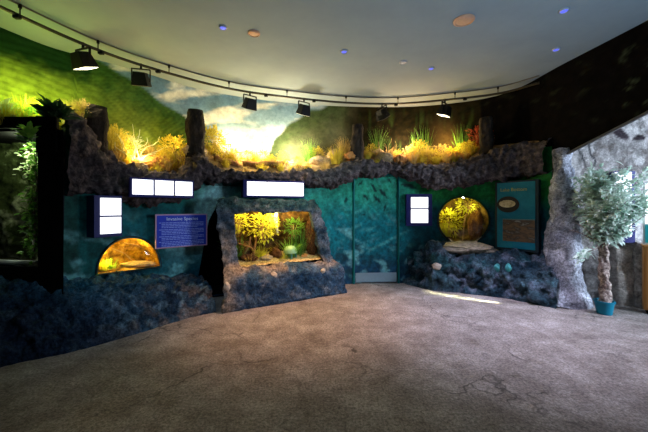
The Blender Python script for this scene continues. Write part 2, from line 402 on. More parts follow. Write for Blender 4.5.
def under(px, z, s, n, n2):
    # painted water: green near the surface, blue below, black-green at the two ends
    top = (.015, .25, .15); mid = (.0, .13, .16); low = (.004, .035, .08)
    c = lerp3(low, mid, sst(.25, .95, z+n*.12)); c = lerp3(c, top, sst(1.2, 2.0, z+n*.1))
    if px < 330:
        c = lerp3(c, (.01, .11, .12), .7*sst(210, 150, px)); 
        c = lerp3(c, (.30, .58, .58), .9*sst(36, 6, abs(px-216+(1.6-z)*30))*sst(.5, 1.3, z))
        c = lerp3(c, (.05, .34, .26), .8*sst(345, 290, px)*sst(225, 240, px)*sst(1.5, 1.9, z))
    if px < 120: c = lerp3(c, (.005, .09, .08), .8); 
    if px < 78: c = lerp3(c, (.01, .06, .045), .8)
    # foam and wave strokes
    k = noise.fractal(Vector((s*2.2-z*1.5, z*5+s*2.5, 2)), 1, 2.2, 4)
    if px < 400: c = lerp3(c, (.18, .48, .48), .75*sst(.2, .6, k)*sst(1.7, .8, z))
    # light strokes
    k = noise.noise(Vector((s*14+z*5, z*1.1, 5))); c = lerp3(c, (.04, .32, .24), .6*sst(.1, .5, k)*sst(1.1, 1.8, z)*(1 if 225 < px < 440 else .3))
    k = noise.noise(Vector((s*1.2+z*3.2, z*9-s*5, 8))); c = lerp3(c, (.10, .42, .40), .5*sst(.3, .6, k)*sst(280, 310, px)*sst(470, 400, px)*sst(.5, .8, z)*sst(1.8, 1.3, z))
    if px > 405:
        c = lerp3(c, (.0, .05, .07), sst(400, 420, px)*sst(1.75, 1.5, z)*.85)
        c = lerp3(c, (.008, .16, .03), sst(400, 430, px)*sst(1.45, 1.8, z))
        c = lerp3(c, (.002, .012, .02), sst(.95, .6, z)*sst(405, 415, px)*.8)
    # rock shapes low down by the door
    k = noise.fractal(Vector((s*5, z*6, 7)), 1, 2, 3)
    if 335 < px < 440: c = lerp3(c, (.005, .04, .06), sst(.0, .5, k)*sst(1.15, .7, z)*.8); c = lerp3(c, (.12, .3, .34), sst(.35, .7, -k)*sst(1.1, .6, z)*.6)
    for fx, fy, L, a in FISH:
        fs_ = LW.S(fx); fz = ZL(fx, fy); dx = s-fs_; dz = z-fz
        u = dx*math.cos(a)+dz*math.sin(a); v = -dx*math.sin(a)+dz*math.cos(a)
        r = (u/(L*.5))**2+(v/(L*.15))**2
        if r < 1.5: c = lerp3(c, (.002, .02, .02), .95*sst(1.5, .8, r))
    return tuple(max(0, v*(1+n2*.5)) for v in c)
def sheet_on(path, outline, step, holes, off=0):
    v2, f = sheet2d(outline, step, holes); vs = []
    for p in v2:
        a, n = path.at(p.x, off); vs.append((a.x, a.y, p.y))
    return v2, me_from(vs, [t[::-1] for t in f])
def paint_under(me, v2):
    q = []
    for p, v in zip(v2, me.vertices):
        n = v.co; q.append((LW.PX(p.x), p.y, p.x, noise.noise(n*2.5), noise.noise(n*16)))
    paint(me, under, q)
DS0, DS1 = LW.S(354.5), LW.S(397.5); DZ = ZL(376, 176)
doorhole = [(DS0, .0), (DS0, DZ), (DS1, DZ), (DS1, .0)]
doorhole[0] = (DS0, .004); doorhole[3] = (DS1, .004)
def lw_top(px):
    p, n = LW.at(LW.S(px)); return zz(tab(ZT, px)+6, p.y)
v2, me = sheet_on(LW, [(0, 0), (LW.L, 0)]+[(LW.S(p), lw_top(p)) for p in range(552, 61, -6)], .035, [dome, circ, niche, doorhole])
paint_under(me, v2); struct(link('wall_back', me, M_lower))
# door that carries the painting on
v2, me = sheet_on(LW, [(DS0+.008, .02), (DS1-.008, .02), (DS1-.008, DZ-.008), (DS0+.008, DZ-.008)], .03, [], -.012)
paint_under(me, v2); dr = struct(link('door_1', me, M_lower))
vs, fs = grid(20, 2, lambda a, b_: (*LW.at(mix(DS0+.02, DS1-.02, a), .004)[0], mix(.03, .22, b_)))
o = link('kick_plate', me_from(vs, fs), plain('grey_kick_plate', (.2, .27, .32), .6, .1), dr); o['label'] = 'pale grey kick plate'
for k, (s_, h) in enumerate([(DS0-.02, DZ+.03), (DS1+.02, DZ+.03)]):
    a, n = LW.at(s_, .012); link('door_frame', me_from(*tube([(a.x, a.y, .0), (a.x, a.y, h)], .022, 4)), plain('teal_frame', (.0, .13, .13), .6), dr)
link('door_frame', me_from(*tube([(*LW.at(mix(DS0-.02, DS1+.02, k/8), .012)[0], DZ+.025) for k in range(9)], .02, 4)), plain('teal_frame', (.0, .13, .13), .6), dr)
# dark recess behind the aquarium; black sheet over its floor stands in for shade
vs, fs = grid(2, 2, lambda a, b_: (0, 0, 0))
A_, nA = LW.at(LW.S(190)); B_, nB = LW.at(LW.S(335))
ba = A_-nA*.85; bb = B_-nB*.85
V = [(A_.x, A_.y, 0), (ba.x, ba.y, 0), (bb.x, bb.y, 0), (B_.x, B_.y, 0)]; V += [(x, y, 1.95) for x, y, z in V]; V += [(x, y, .006) for x, y, z in V[:4]]
struct(link('wall_recess', me_from(V, [(0, 1, 5, 4), (1, 2, 6, 5), (2, 3, 7, 6), (4, 5, 6, 7), (8, 9, 10, 11)]), M_black))

# ------------------------------------------------------------------ left wall with the terrarium opening
WLp = [(-4.72, 4.3), (-4.72, 3.5), (-4.7, 2.5), (-4.7, 1.0), (-4.7, -3)]
WL = Path(WLp[::-1])
def WLs(y): return float(np.interp(y, WL.p[:, 1], WL.s))
v2, f = sheet2d([(0, 0), (WL.L, 0), (WL.L, CEIL), (0, CEIL)], .3, [])
struct(link('wall_left', me_from([(*WL.at(p.x)[0], p.y) for p in v2], f), M_black))

# ------------------------------------------------------------------ rock banks
def flo(px, y): 
    Y = CH*F_/(y-HZ); return Vector(((px-324)/F_*Y, Y))
def bank(name, fl, wl, top, amp, col, seed, mat, nu=200, nv=44, pa=1.0, pb=1.0, s1=1.6, ridge=.5, fine=.35):
    fp = Path([(p.x, p.y) for p in fl]); wp = Path([(p.x, p.y) for p in wl])
    def fn(u, v):
        a, _ = fp.at(u*fp.L); c, _ = wp.at(u*wp.L); th = v*PI/2
        k = (1-math.cos(th))**pa; h = math.sin(th)**pb
        p = a+(c-a)*k; return (p.x, p.y, tab(top, u)*h)
    me = me_from(*grid(nu, nv, fn)); bmf = [tuple(reversed(p.vertices)) for p in me.polygons]
    rocky(me, amp, s1, seed, ridge=ridge, fine=fine, mask=lambda p: .25+.75*sst(0, .15, p.z))
    vs_ = [v.co.copy() for v in me.vertices]
    for v in vs_:
        if v.z < .0: v.z = -.003
    me = me_from(vs_, [tuple(p.vertices) for p in me.polygons])
    paint(me, col, [(v.co.x, v.co.y, v.co.z) for v in me.vertices])
    return link(name, me, mat, smooth=True)
def nz(p, s, o=4, sd=0): return noise.fractal(Vector(p)*s+Vector((sd, sd, sd)), 1, 2.1, o)
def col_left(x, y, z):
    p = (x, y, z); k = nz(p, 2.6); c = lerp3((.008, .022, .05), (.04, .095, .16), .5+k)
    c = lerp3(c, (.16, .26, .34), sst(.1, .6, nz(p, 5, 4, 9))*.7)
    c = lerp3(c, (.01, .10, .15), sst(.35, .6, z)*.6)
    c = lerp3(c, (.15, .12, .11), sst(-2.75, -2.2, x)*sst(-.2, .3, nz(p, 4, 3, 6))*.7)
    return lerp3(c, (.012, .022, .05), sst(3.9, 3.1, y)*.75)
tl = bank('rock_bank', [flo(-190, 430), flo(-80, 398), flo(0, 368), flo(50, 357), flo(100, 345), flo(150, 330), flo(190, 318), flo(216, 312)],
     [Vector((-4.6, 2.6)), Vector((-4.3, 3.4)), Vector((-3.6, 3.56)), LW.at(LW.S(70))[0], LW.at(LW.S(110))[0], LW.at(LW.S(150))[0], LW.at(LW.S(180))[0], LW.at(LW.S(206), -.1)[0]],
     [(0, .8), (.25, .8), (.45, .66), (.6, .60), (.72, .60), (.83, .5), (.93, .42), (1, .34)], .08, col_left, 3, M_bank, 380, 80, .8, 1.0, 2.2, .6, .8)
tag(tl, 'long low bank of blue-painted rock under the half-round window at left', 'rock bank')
def col_right(x, y, z):
    p = (x, y, z); k = nz(p, 2.2); c = lerp3((.008, .03, .05), (.04, .075, .095), .5+k)
    c = lerp3(c, (.12, .15, .2), sst(.05, .5, nz(p, 5, 4, 3))*.8)
    c = lerp3(c, (.01, .12, .14), sst(.2, .6, nz(p, 3, 3, 8))*.4*sst(.1, .5, z))
    return c
tr_r = bank('rock_boulder_bank', [flo(402, 283), flo(412, 286), flo(430, 290), flo(465, 294), flo(500, 298), flo(530, 303), flo(556, 309)],
     [LW.at(LW.S(402))[0], LW.at(LW.S(408))[0], LW.at(LW.S(420))[0], LW.at(LW.S(455))[0], LW.at(LW.S(500))[0], LW.at(LW.S(535))[0], LW.at(LW.S(552))[0]],
     [(0, .2), (.05, .5), (.15, .82), (.25, .9), (.4, .8), (.6, .76), (.8, .72), (1, 0.78)], .16, col_right, 11, M_bank, 260, 70, 1, .8, 1.9, 1.0)
tag(tr_r, 'dark blue-green boulder bank below the round window and fish board', 'rock bank')

# grey rock column and the alcove
def alc(px, Y): return ((px-324)/F_*Y, Y)
AW = Path([alc(563, 5.07), alc(573, 5.04), alc(590, 4.98), alc(620, 4.9), alc(648, 4.8), (6.2, 4.6), (8.2, 4.2)])
def awf(u, v):
    p, n = AW.at(u*AW.L); z = v*3.4; px = AW.PX(u*AW.L)
    d = .0
    if px > 604: d += .14*sst(.98, .90, z)*sst(604, 612, px)
    p = p+n*d; return (p.x, p.y, z)
me = me_from(*grid(260, 120, awf)); rocky(me, .05, 2.0, 21, mask=lambda p: 1)
def col_alc(x, y, z):
    p = (x, y, z); px = 324+F_*x/y; py = HZ-(z-CH)*F_/y
    c = lerp3((.26, .24, .23), (.56, .53, .51), .5+nz(p, 1.8)); c = lerp3(c, (.10, .08, .07), sst(.0, .5, nz(p, 7, 4, 3))*.7)
    for (ax, ay, rx, ry, a) in ((620, 133, 11, 4.5, .6), (639, 138, 7, 3, -.2)):   # shade of hollows painted on as dark ovals
        u = (px-ax)*math.cos(a)+(py-ay)*math.sin(a); w_ = -(px-ax)*math.sin(a)+(py-ay)*math.cos(a)
        c = lerp3(c, (.035, .025, .03), sst(1.3, .6, (u/rx)**2+(w_/ry)**2+nz(p, 6)*.4))
    for cx in (580, 591):
        c = lerp3(c, (.03, .03, .035), sst(1.6, .5, abs(px-cx-(py-150)*.25-nz(p, 5)*3))*sst(172, 160, py))
    if px > 600: c = lerp3(c, (.42, .36, .30), sst(1.0, .9, z)*.6)
    return c
paint(me, col_alc, [tuple(v.co) for v in me.vertices])
struct(link('wall_alcove', me, painted('painted_plaster_rock', 7, .4, .85, 1, .05, 22, grit=.35), smooth=True))
struct(link('ceiling_alcove', me_from([(3.97, 5.3, 3.35), (4.32, 1.0, 3.35), (8.4, 1.0, 3.35), (8.4, 5.3, 3.35)], [(0, 1, 2, 3)]), M_ceil))
def column(name, cx, cy, r0, r1, h, seed, flare=.12, nu=70, nv=60, amp=.06, mat=None, flat=1):
    def fn(u, v):
        t = 2*PI*v; z = u*h; r = mix(r0, r1, u)+flare*math.exp(-z/.25)
        return (cx+r*math.cos(t), cy+r*math.sin(t)*flat, z)
    v_, f_ = grid(nu, nv, fn, True); o0 = len(v_); f_.append(tuple((nu-1)*nv+k for k in range(nv)))
    me = me_from(v_, f_); rocky(me, amp, 2.6, seed, mask=lambda p: 1)
    for v in me.vertices: v.co.z = max(v.co.z, -.003)
    if mat is None: paint(me, lambda x, y, z: lerp3(lerp3((.2, .21, .25), (.55, .56, .62), .5+nz((x, y, z), 3)), (.1, .1, .12), sst(.1, .6, nz((x, y, z), 8, 4, 5))*.7), [tuple(v.co) for v in me.vertices])
    return link(name, me, mat or M_bank, smooth=True)
tag(column('rock_column', 3.93, 4.93, .24, .14, 2.52, 31, .12), 'pale grey rough rock column between the fish board and the potted tree', 'rock column')
tag(column('rock_column', 5.03, 4.70, .12, .13, 1.0, 37, .03, amp=.035, mat=noisy('pebbly_rock', [(.08, .07, .07), (.25, .22, .2), (.45, .41, .38)], 14, .9, 1, 30)), 'short dark pebbly rock pillar right of the potted tree, under the lit sign', 'rock column')

# ------------------------------------------------------------------ planters: ledge rock and soil
def corn_d(px): return tab([(62, .10), (100, .12), (180, .14), (210, .24), (350, .24), (500, .22), (552, .12)], px)
def cf(u, v):
    s = mix(.02, LW.L-.02, u); px = LW.PX(s); p, n = LW.at(s); d = corn_d(px); Y = (p+n*d).y
    zt = zz(tab(ZT, px), Y); zb = zz(tab(ZB, px), Y); t = 2*PI*v
    ex = lambda q: math.copysign(abs(q)**.75, q)
    rz = (zt-zb)/2; off = d*.15+(d*.85+.05)*ex(math.sin(t)) if math.sin(t) > 0 else .10*math.sin(t)
    p = p+n*off; return (p.x, p.y, (zt+zb)/2+rz*ex(math.cos(t)))
v_, f_ = grid(420, 64, cf, True)
me = me_from(v_, [f[::-1] for f in f_]); rocky(me, .085, 3.2, 5, fine=.7, ridge=.8)
o = link('rock_ledge', me, M_corn, smooth=True); tag(o, 'long scalloped grey-brown rock ledge running above the underwater wall', 'rock ledge')
def lipz(px):
    p, n = LW.at(LW.S(px)); return zz(tab(ZT, px), p.y)
def bed(px, w_):   # point on the planting bed, w_ 0 at the ledge, 1 at the mural
    s = LW.S(px); p, n = LW.at(s); q, m = UW.at(UW.S(px)); q = q+m*.02; p = p-n*.03
    r = p.lerp(q, w_); z = lipz(px)-.10+tab([(62, .3), (120, .42), (250, .46), (340, .45), (400, .40), (480, .3), (552, .1)], px)*w_**.7
    return Vector((r.x, r.y, z+.05*noise.noise(Vector((r.x*3, r.y*3, 0)))))
def bedf(u, v): return bed(mix(63, 540, u), v)
o = link('planting_bed', me_from(*grid(300, 14, bedf)), M_soil, smooth=True); tag(o, 'sloping brown soil bed behind the rock ledge', 'planting bed')
# left tray over the terrarium
def bedl(u, v):
    Y = mix(3.54, 4.5, u); x = mix(-4.6, -3.12-(Y-3.5)*.8, v); return Vector((x, Y, 2.50+.25*u+.05*noise.noise(Vector((x*3, Y*3, 0)))))
o = link('planting_bed', me_from(*grid(80, 14, bedl)), M_soil, smooth=True); tag(o, 'soil bed on top of the dark terrarium at far left', 'planting bed')

# ------------------------------------------------------------------ centre aquarium in its rock block
A0 = Vector((-1.52, 4.39)); U0 = Vector((.874, .486)); W0 = Vector((-.486, .874))
def tk(u, w_, z): 
    p = A0+U0*u+W0*w_; return Vector((p.x, p.y, z))
aq = thing('aquarium', 'large amber-lit aquarium set in a grey-blue rock block beside the painted door', 'aquarium', tk(1.1, .5, 0))
HT = 1.70
out = [(.03, 0), (.06, .5), (.09, .62), (.06, 1.0), (.02, 1.4), (.0, 1.6), (.06, HT), (1.78, HT), (1.86, 1.62), (1.92, 1.3), (2.08, .72), (2.16, .5), (2.22, 0)]
win = [(.37, .60), (1.87, .555), (1.68, 1.47), (.27, 1.48)]
def wfront(u, h):
    return tab([(0, 0), (.44, .05), (.50, .12), (.56, .24), (.64, .30), (1.7, .42)], h)
v2, f = sheet2d(out, .03, [win])
vs = [tk(p.x, wfront(p.x, p.y), p.y) for p in v2]
me = me_from(vs, f)
bm = bmesh.new(); bm.from_mesh(me); bm.edges.ensure_lookup_table()
def is_out(p): return not (.2 < p[0] < 1.95 and .55 < p[1] < 1.55)
key = {}
for i, v in enumerate(bm.verts): key[v] = v2[i]
be = [e for e in bm.edges if e.is_boundary]
oe = [e for e in be if is_out(key[e.verts[0]]) and is_out(key[e.verts[1]])]
ie = [e for e in be if e not in oe]
for grp, depth in ((oe, [.05, .12, .25, .4, .7]), (ie, [.06, .12])):
    cur = grp; prev = 0
    for d in depth:
        r = bmesh.ops.extrude_edge_only(bm, edges=cur); nv = [g for g in r['geom'] if isinstance(g, bmesh.types.BMVert)]
        dd = d-prev; prev = d
        bmesh.ops.translate(bm, vec=(W0.x*dd, W0.y*dd, 0), verts=nv)
        if grp is oe:
            lv = [v for v in nv if (Vector((v.co.x, v.co.y))-A0).dot(U0) < .5]
            bmesh.ops.translate(bm, vec=(U0.x*dd*.42, U0.y*dd*.42, 0), verts=lv)
        if grp is oe and d <= .12:
            c = Vector((tk(1.05, 0, 0).x, tk(1.05, 0, 0).y, .8))
        cur = [g for g in r['geom'] if isinstance(g, bmesh.types.BMEdge)]
me = bm_me(bm)
for v in me.vertices: pass
rocky(me, .05, 3.2, 8, fine=.9, ridge=.6, mask=lambda p: .3+.7*sst(0, .1, p.z))
bm = bmesh.new(); bm.from_mesh(me); bmesh.ops.smooth_vert(bm, verts=bm.verts[:], factor=.35, use_axis_x=True, use_axis_y=True, use_axis_z=True); me = bm_me(bm)
for v in me.vertices:
    if v.co.z < .01: v.co.z = -.003
def col_aq(x, y, z):
    p = (x, y, z); d = Vector((x, y))-A0; u = d.dot(U0)
    c = lerp3((.02, .045, .07), (.12, .15, .19), .5+nz(p, 3.2))
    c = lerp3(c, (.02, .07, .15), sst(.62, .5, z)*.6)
    c = lerp3(c, (.35, .24, .15), .75*sst(.1, .0, abs(z-.58)-.03)*sst(-.3, .3, nz(p, 3, 3, 5)))  # warm light on the sill below the glass put into the colour
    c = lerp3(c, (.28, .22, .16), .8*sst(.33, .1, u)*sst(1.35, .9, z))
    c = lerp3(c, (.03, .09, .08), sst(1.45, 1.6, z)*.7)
    return lerp3(c, (.3, .32, .35), sst(.25, .7, nz(p, 6, 3, 2))*.4)
paint(me, col_aq, [tuple(v.co) for v in me.vertices])
o = link('rock_surround', me, M_bank, aq, smooth=True)
# tank interior
def qd(*p): return [tuple(x) for x in p]
I0, I1, W1, W2 = .12, 2.0, .46, 1.05
def wb(u): return mix(1.05, .70, (u-I0)/(I1-I0))
V = [tk(I0+.03, W1, .5), tk(I1, W1, .5), tk(I1, .7, .5), tk(I0+.3, W2, .5), tk(I0+.03, W1, 1.58), tk(I1-.21, W1, 1.56), tk(I1-.24, .7, 1.56), tk(I0+.3, W2, 1.58)]
link('tank_shell', me_from(V, [(0, 1, 2, 3), (1, 5, 6, 2), (0, 3, 7, 4), (4, 7, 6, 5)]), M_black, aq)
v_, f_ = grid(60, 34, lambda u, v: tuple(tk(mix(I0+.26, I1-.02-.24*v, u), wb(mix(I0, I1, u))-.02, mix(.5, 1.57, v))))
me = me_from(v_, [f[::-1] for f in f_]); rocky(me, .10, 2.5, 15); link('tank_background', me, noisy('amber_rock', [(.006, .004, .001), (.07, .035, .01), (.22, .13, .04)], 6, .9, .6, 20), aq, smooth=True)
v_, f_ = grid(60, 24, lambda u, v: tuple(tk(mix(I0+.12+.15*v, I1-.06, u), mix(.31, wb(mix(I0, I1, u)), v), .60+.12*v+.02*nz((u*9, v*4, 0), 1))))
o = link('gravel', me_from(v_, f_), noisy('gravel', [(.2, .12, .05), (.5, .36, .15), (.8, .68, .4)], 28, .9, 1, 50), aq, smooth=True); o['kind'] = 'stuff'
gl_ = [tk(.30, .37, .58), tk(1.93, .37, .54), tk(1.75, .45, 1.54), tk(.2, .45, 1.54)]
link('tank_glass', me_from(gl_, [(0, 1, 2, 3)]), M_flatglass, aq)
lamp('aquarium_lamp', 'AREA', tk(1.05, .62, 1.55), 26, (1, .72, .2), aim=tk(1.05, .74, 0), size=1.6, size_y=.25).rotation_euler = (0, 0, math.atan2(U0.y, U0.x))
lamp('aquarium_spot', 'POINT', tk(1.02, .62, 1.40), 8, (1, .85, .3), size=.04)

# ------------------------------------------------------------------ round windows with lit hollows behind the wall
def hollow(name, label, loop, cs, cz, depth, rimmat, bowlmat, seed, bulge):
    c, n = LW.at(cs); t = Vector((-n.y, n.x)); 
    if LW.at(cs+.05)[0].dot(t) < LW.at(cs)[0].dot(t): t = -t
    th = thing(name, label, 'viewing window', (c.x, c.y, cz))
    P3 = []
    for (s, z) in loop: p, _ = LW.at(s); P3.append(Vector((p.x, p.y, z)))
    cc = Vector((c.x, c.y, cz)); N = Vector((n.x, n.y, 0)); m = len(P3); K = 14
    vs = []; fs = []
    for k in range(K+1):
        a = k/K*PI/2; r = math.cos(a)**.6 if k < K else .0
        for p in P3: vs.append(cc+(p-cc)*(1.02*max(r, .02))-N*depth*math.sin(a))
    for k in range(K):
        for i in range(m): fs.append((k*m+i, k*m+(i+1) % m, (k+1)*m+(i+1) % m, (k+1)*m+i))
    fs.append(tuple(K*m+i for i in range(m)))
    me = me_from(vs, fs); bm = bmesh.new(); bm.from_mesh(me); bmesh.ops.subdivide_edges(bm, edges=[e for e in bm.edges], cuts=1, use_grid_fill=True); bm.normal_update(); me = bm_me(bm)
    rocky(me, .07, 3, seed, mask=lambda p: sst(.0, .12, -(p-cc).dot(N)))
    link('hollow', me, bowlmat, th, smooth=True)
    link('rim', me_from(*tube([p+N*.01 for p in P3]+[P3[0]+N*.01], .013, 8)), rimmat, th)
    vs = []; fs = []
    for k in range(9):
        a = k/8*PI/2
        for p in P3: vs.append(cc+(p-cc)*max(math.cos(a), .01)+N*(.02+bulge*math.sin(a)))
    for k in range(8):
        for i in range(m): fs.append((k*m+i, (k+1)*m+i, (k+1)*m+(i+1) % m, k*m+(i+1) % m))
    link('bubble', me_from(vs, fs), M_glass, th, smooth=True)
    return th, cc, N, Vector((t.x, t.y, 0))
M_amber = noisy('amber_hollow_rock', [(.03, .015, .003), (.38, .2, .03), (.75, .5, .1)], 7, .85, 1, 18, bd=.05)
M_brownh = noisy('brown_hollow_rock', [(.015, .01, .004), (.14, .09, .025), (.32, .22, .06)], 5, .85, .6, 18)
hw, hc, hN, hT = hollow('bubble_window', 'half-round amber viewing window above the blue rock bank at left', dome, DOME_S, .80, .62, plain('dark_rim', (.02, .03, .03), .4), M_amber, 4, .12)
lamp('half_round_lamp', 'POINT', hc+hT*.08-hN*.16+Vector((0, 0, .2)), 10, (1, .72, .10), size=.03)
lamp('half_round_lamp', 'POINT', hc-hT*.25-hN*.15+Vector((0, 0, -.02)), 4.5, (1, .85, .12), size=.03)
cw, cc_, cN, cT = hollow('bubble_window', 'round amber viewing window between the small lit sign and the fish board', circ, CIR_S, CIR_Z, .8, plain('dark_rim', (.02, .03, .03), .4), M_brownh, 9, .16)
lamp('round_window_lamp', 'POINT', cc_-cT*.12-cN*.2+Vector((0, 0, .30))-cT*.12, 9, (1, .86, .15), size=.04)
lamp('round_window_lamp', 'POINT', cc_+cT*.22-cN*.12+Vector((0, 0, .28)), 2.0, (1, .86, .15), size=.03)
lamp('round_window_spill', 'SPOT', cc_+cN*.1+Vector((0, 0, .5)), 9, (1, .92, .7), aim=cc_+cN*.25-Vector((0, 0, 1)), spot=50, size=.05)  # spot added outside the glass to brighten the flat rock below

# ------------------------------------------------------------------ foliage builders (meshes centred on the origin, z up)
def grass_me(seed, n, h, spread, lean=.5, wd=.012, droop=.5):
    r = random.Random(seed); vs = []; fs = []
    for _ in range(n):
        a = r.random()*2*PI; q = r.random()**.6*spread; x, y = q*math.cos(a), q*math.sin(a)
        b = a+r.uniform(-.9, .9); L = h*r.uniform(.5, 1.05); ln = lean*r.random(); dx, dy = math.cos(b), math.sin(b)
        px_, py_ = -dy, dx; w_ = wd*r.uniform(.6, 1.3); o = len(vs); K = 4
        for k in range(K+1):
            t = k/K; out_ = ln*L*t**1.6; z = L*(t-droop*ln*t**2.5*.7); ww = w_*(1-t)**.7*.5+.0006
            cx, cy = x+dx*out_, y+dy*out_
            vs += [(cx-px_*ww, cy-py_*ww, z), (cx+px_*ww, cy+py_*ww, z)]
        for k in range(K): fs.append((o+2*k, o+2*k+1, o+2*k+3, o+2*k+2))
    return me_from(vs, fs, 'grass')
def leaves(points, r, L, wd, fold=.25, updir=.3):
    vs = []; fs = []
    for p, d in points:
        d = Vector(d)+Vector((r.uniform(-.5, .5), r.uniform(-.5, .5), r.uniform(-.3, .5)*updir*2)); d.normalize()
        l = L*r.uniform(.6, 1.15); s = d.cross(Vector((r.uniform(-.4, .4), r.uniform(-.4, .4), 1))).normalized(); nrm = s.cross(d)
        p = Vector(p); o = len(vs); w_ = wd*l/L
        vs += [p, p+d*l*.35+s*w_*.5+nrm*fold*w_, p+d*l*.75+s*w_*.38+nrm*fold*w_*.7, p+d*l-nrm*.1*l, p+d*l*.75-s*w_*.38+nrm*fold*w_*.7, p+d*l*.35-s*w_*.5+nrm*fold*w_, p+d*l*.4, p+d*l*.75]
        fs += [(o, o+1, o+6), (o+1, o+2, o+7, o+6), (o+2, o+3, o+7), (o+3, o+4, o+7), (o+4, o+5, o+6, o+7), (o+5, o, o+6)]
    return me_from(vs, fs, 'leaves')
def bush_pts(r, n, rad, cz, sx=1, sz=1, shell=.5):
    out_ = []
    for _ in range(n):
        d = Vector((r.gauss(0, 1), r.gauss(0, 1), r.gauss(0, 1))).normalized(); q = rad*(shell+(1-shell)*r.random())
        q *= 1+.35*noise.noise(d*2.2+Vector((r.seed_off if hasattr(r, 'seed_off') else 0, 0, 0)))
        p = Vector((d.x*q*sx, d.y*q*sx, cz+d.z*q*sz)); out_.append((p, d))
    return out_
def stems_me(r, n, h, spread, rad=.006):
    parts = []
    for _ in range(n):
        a = r.random()*2*PI; b = r.random(); pts = [(0, 0, 0)]
        for k in range(1, 5):
            t = k/4; pts.append((math.cos(a)*spread*b*t**1.3+r.uniform(-1, 1)*.02, math.sin(a)*spread*b*t**1.3+r.uniform(-1, 1)*.02, h*t*(1-.2*b)))
        parts.append(tube(pts, [rad*(1-.15*k) for k in range(5)], 5))
    return me_from(*join(*parts), 'stems')
G = [grass_me(i, 130, .42, .10, .75) for i in range(3)]
GT = [grass_me(10+i, 60, .62, .09, .45, .009, .35) for i in range(2)]
GS = [grass_me(20+i, 90, .26, .13, .9) for i in range(2)]
BU = []
for i in range(3):
    r = random.Random(40+i); BU.append((leaves(bush_pts(r, 420, .2, .22, 1, 1, .45), r, .055, .022), stems_me(r, 9, .3, .14)))
RO = []
for i in range(2):
    r = random.Random(60+i); P = [((0, 0, .02+.02*k/5), (math.cos(k*2.4), math.sin(k*2.4), .25+k*.035)) for k in range(26)]
    RO.append(leaves(P, r, .26, .085, .2))
TW = []
for i in range(2):
    r = random.Random(80+i); parts = []
    for _ in range(16):
        a = r.random()*2*PI; p = Vector((0, 0, 0)); pts = [p.copy()]; d = Vector((math.cos(a), math.sin(a), r.uniform(.4, 1.6))).normalized()
        for k in range(6):
            d = (d+Vector((r.uniform(-.5, .5), r.uniform(-.5, .5), r.uniform(-.3, .4)))).normalized(); p = p+d*.07; pts.append(p.copy())
        parts.append(tube(pts, [.008-.001*k for k in range(7)], 5))
    TW.append(me_from(*join(*parts), 'twigs'))
MC = {}
def meshmat(me, mat):
    k = (me.name, mat.name)
    if k not in MC:
        m = me.copy(); m.materials.clear(); m.materials.append(mat); MC[k] = m
    return MC[k]
def inst(name, me, mat, loc, sc_, rz, label=None, cat=None, group=None, parent=None, tilt=0):
    o = bpy.data.objects.new(name, meshmat(me, mat)); C.objects.link(o)
    if parent is None: o.location = loc; o.scale = sc_ if hasattr(sc_, '__len__') else (sc_,)*3; o.rotation_euler = (tilt, 0, rz); tag(o, label, cat, group)
    else: o.parent = parent
    return o
cnt = [0]
def plant(kind, loc, s, mat, label, group=None, cat=None):
    cnt[0] += 1; k = cnt[0]; rz = k*2.1
    if kind in 'GHS':
        me = {'G': G[k % 3], 'H': GT[k % 2], 'S': GS[k % 2]}[kind]
        return inst('grass_clump', me, mat, loc, s, rz, label, cat or 'grass', group)
    if kind == 'B':
        t = thing('bush', label, cat or 'bush', loc, group); t.scale = (s,)*3; t.rotation_euler = (0, 0, rz)
        lv, st = BU[k % 3]; inst('foliage', lv, mat, None, 1, 0, parent=t); inst('stems', st, M_twig, None, 1, 0, parent=t); return t
    if kind == 'R': return inst('leafy_plant', RO[k % 2], mat, loc, s, rz, label, cat or 'plant', group)
    if kind == 'T': return inst('twiggy_shrub', TW[k % 2], mat, loc, s, rz, label, cat or 'shrub', group)
def tray(kind, px, w_, s, mat, label, group=None):
    p = bed(px, w_); p.z -= .015; return plant(kind, p, s, mat, label, group)
g1 = 'yellow-lit grasses in the first basin'
for i, (px, w_, s) in enumerate([(109, .25, .8), (113, .5, .9), (118, .2, .75), (120, .7, .9), (126, .25, .6), (136, .15, .5), (146, .12, .45), (158, .12, .5), (167, .2, .7), (172, .55, .85), (124, .9, .9), (150, .85, .8), (162, .9, .8)]):
    tray('GGSB'[i % 4] if i % 4 != 3 else 'G', px, w_, s, [M_yg, M_yg, M_straw][i % 3], 'yellow-lit grass tuft in the basin between the first two posts', g1)
tray('B', 178, .3, 1.25, M_yg, 'golden bushy plant just left of the second post'); tray('B', 172, .75, 1.2, M_yg, 'golden bush behind the orange stone in the first basin')
tray('T', 137, .55, 1.5, M_pale, 'pale twiggy shrub above the bright glare in the first basin')
tray('B', 132, .8, .8, M_pale, 'small pale bush behind the twiggy shrub in the first basin')
g2 = 'yellow-lit grasses in the second basin'
for i, (px, w_, s) in enumerate([(203, .2, .6), (213, .1, .55), (226, .15, .55), (231, .5, .8), (246, .1, .5), (255, .6, .7), (262, .12, .6), (272, .7, .6), (281, .15, .5), (292, .12, .45), (300, .6, .6), (308, .15, .5)]):
    tray('GSG'[i % 3], px, w_, s, [M_yg, M_straw, M_yg][i % 3], 'yellow-lit grass tuft in the wide middle basin', g2)
tray('B', 206, .3, 1.3, M_yg, 'golden bushy plant just right of the second post'); tray('B', 214, .75, 1.35, M_yg, 'taller golden bush behind the one right of the second post')
tray('B', 224, .55, 1.0, M_yg, 'golden bush left of the glare in the middle basin')
tray('B', 262, .5, .8, M_yg, 'small yellow bush between the brown logs of the middle basin')
tray('H', 311, .75, .95, M_bright, 'bright green grass fan against the hill of the mural'); tray('H', 306, .8, .7, M_green, 'thin green grass left of the bright green fan')
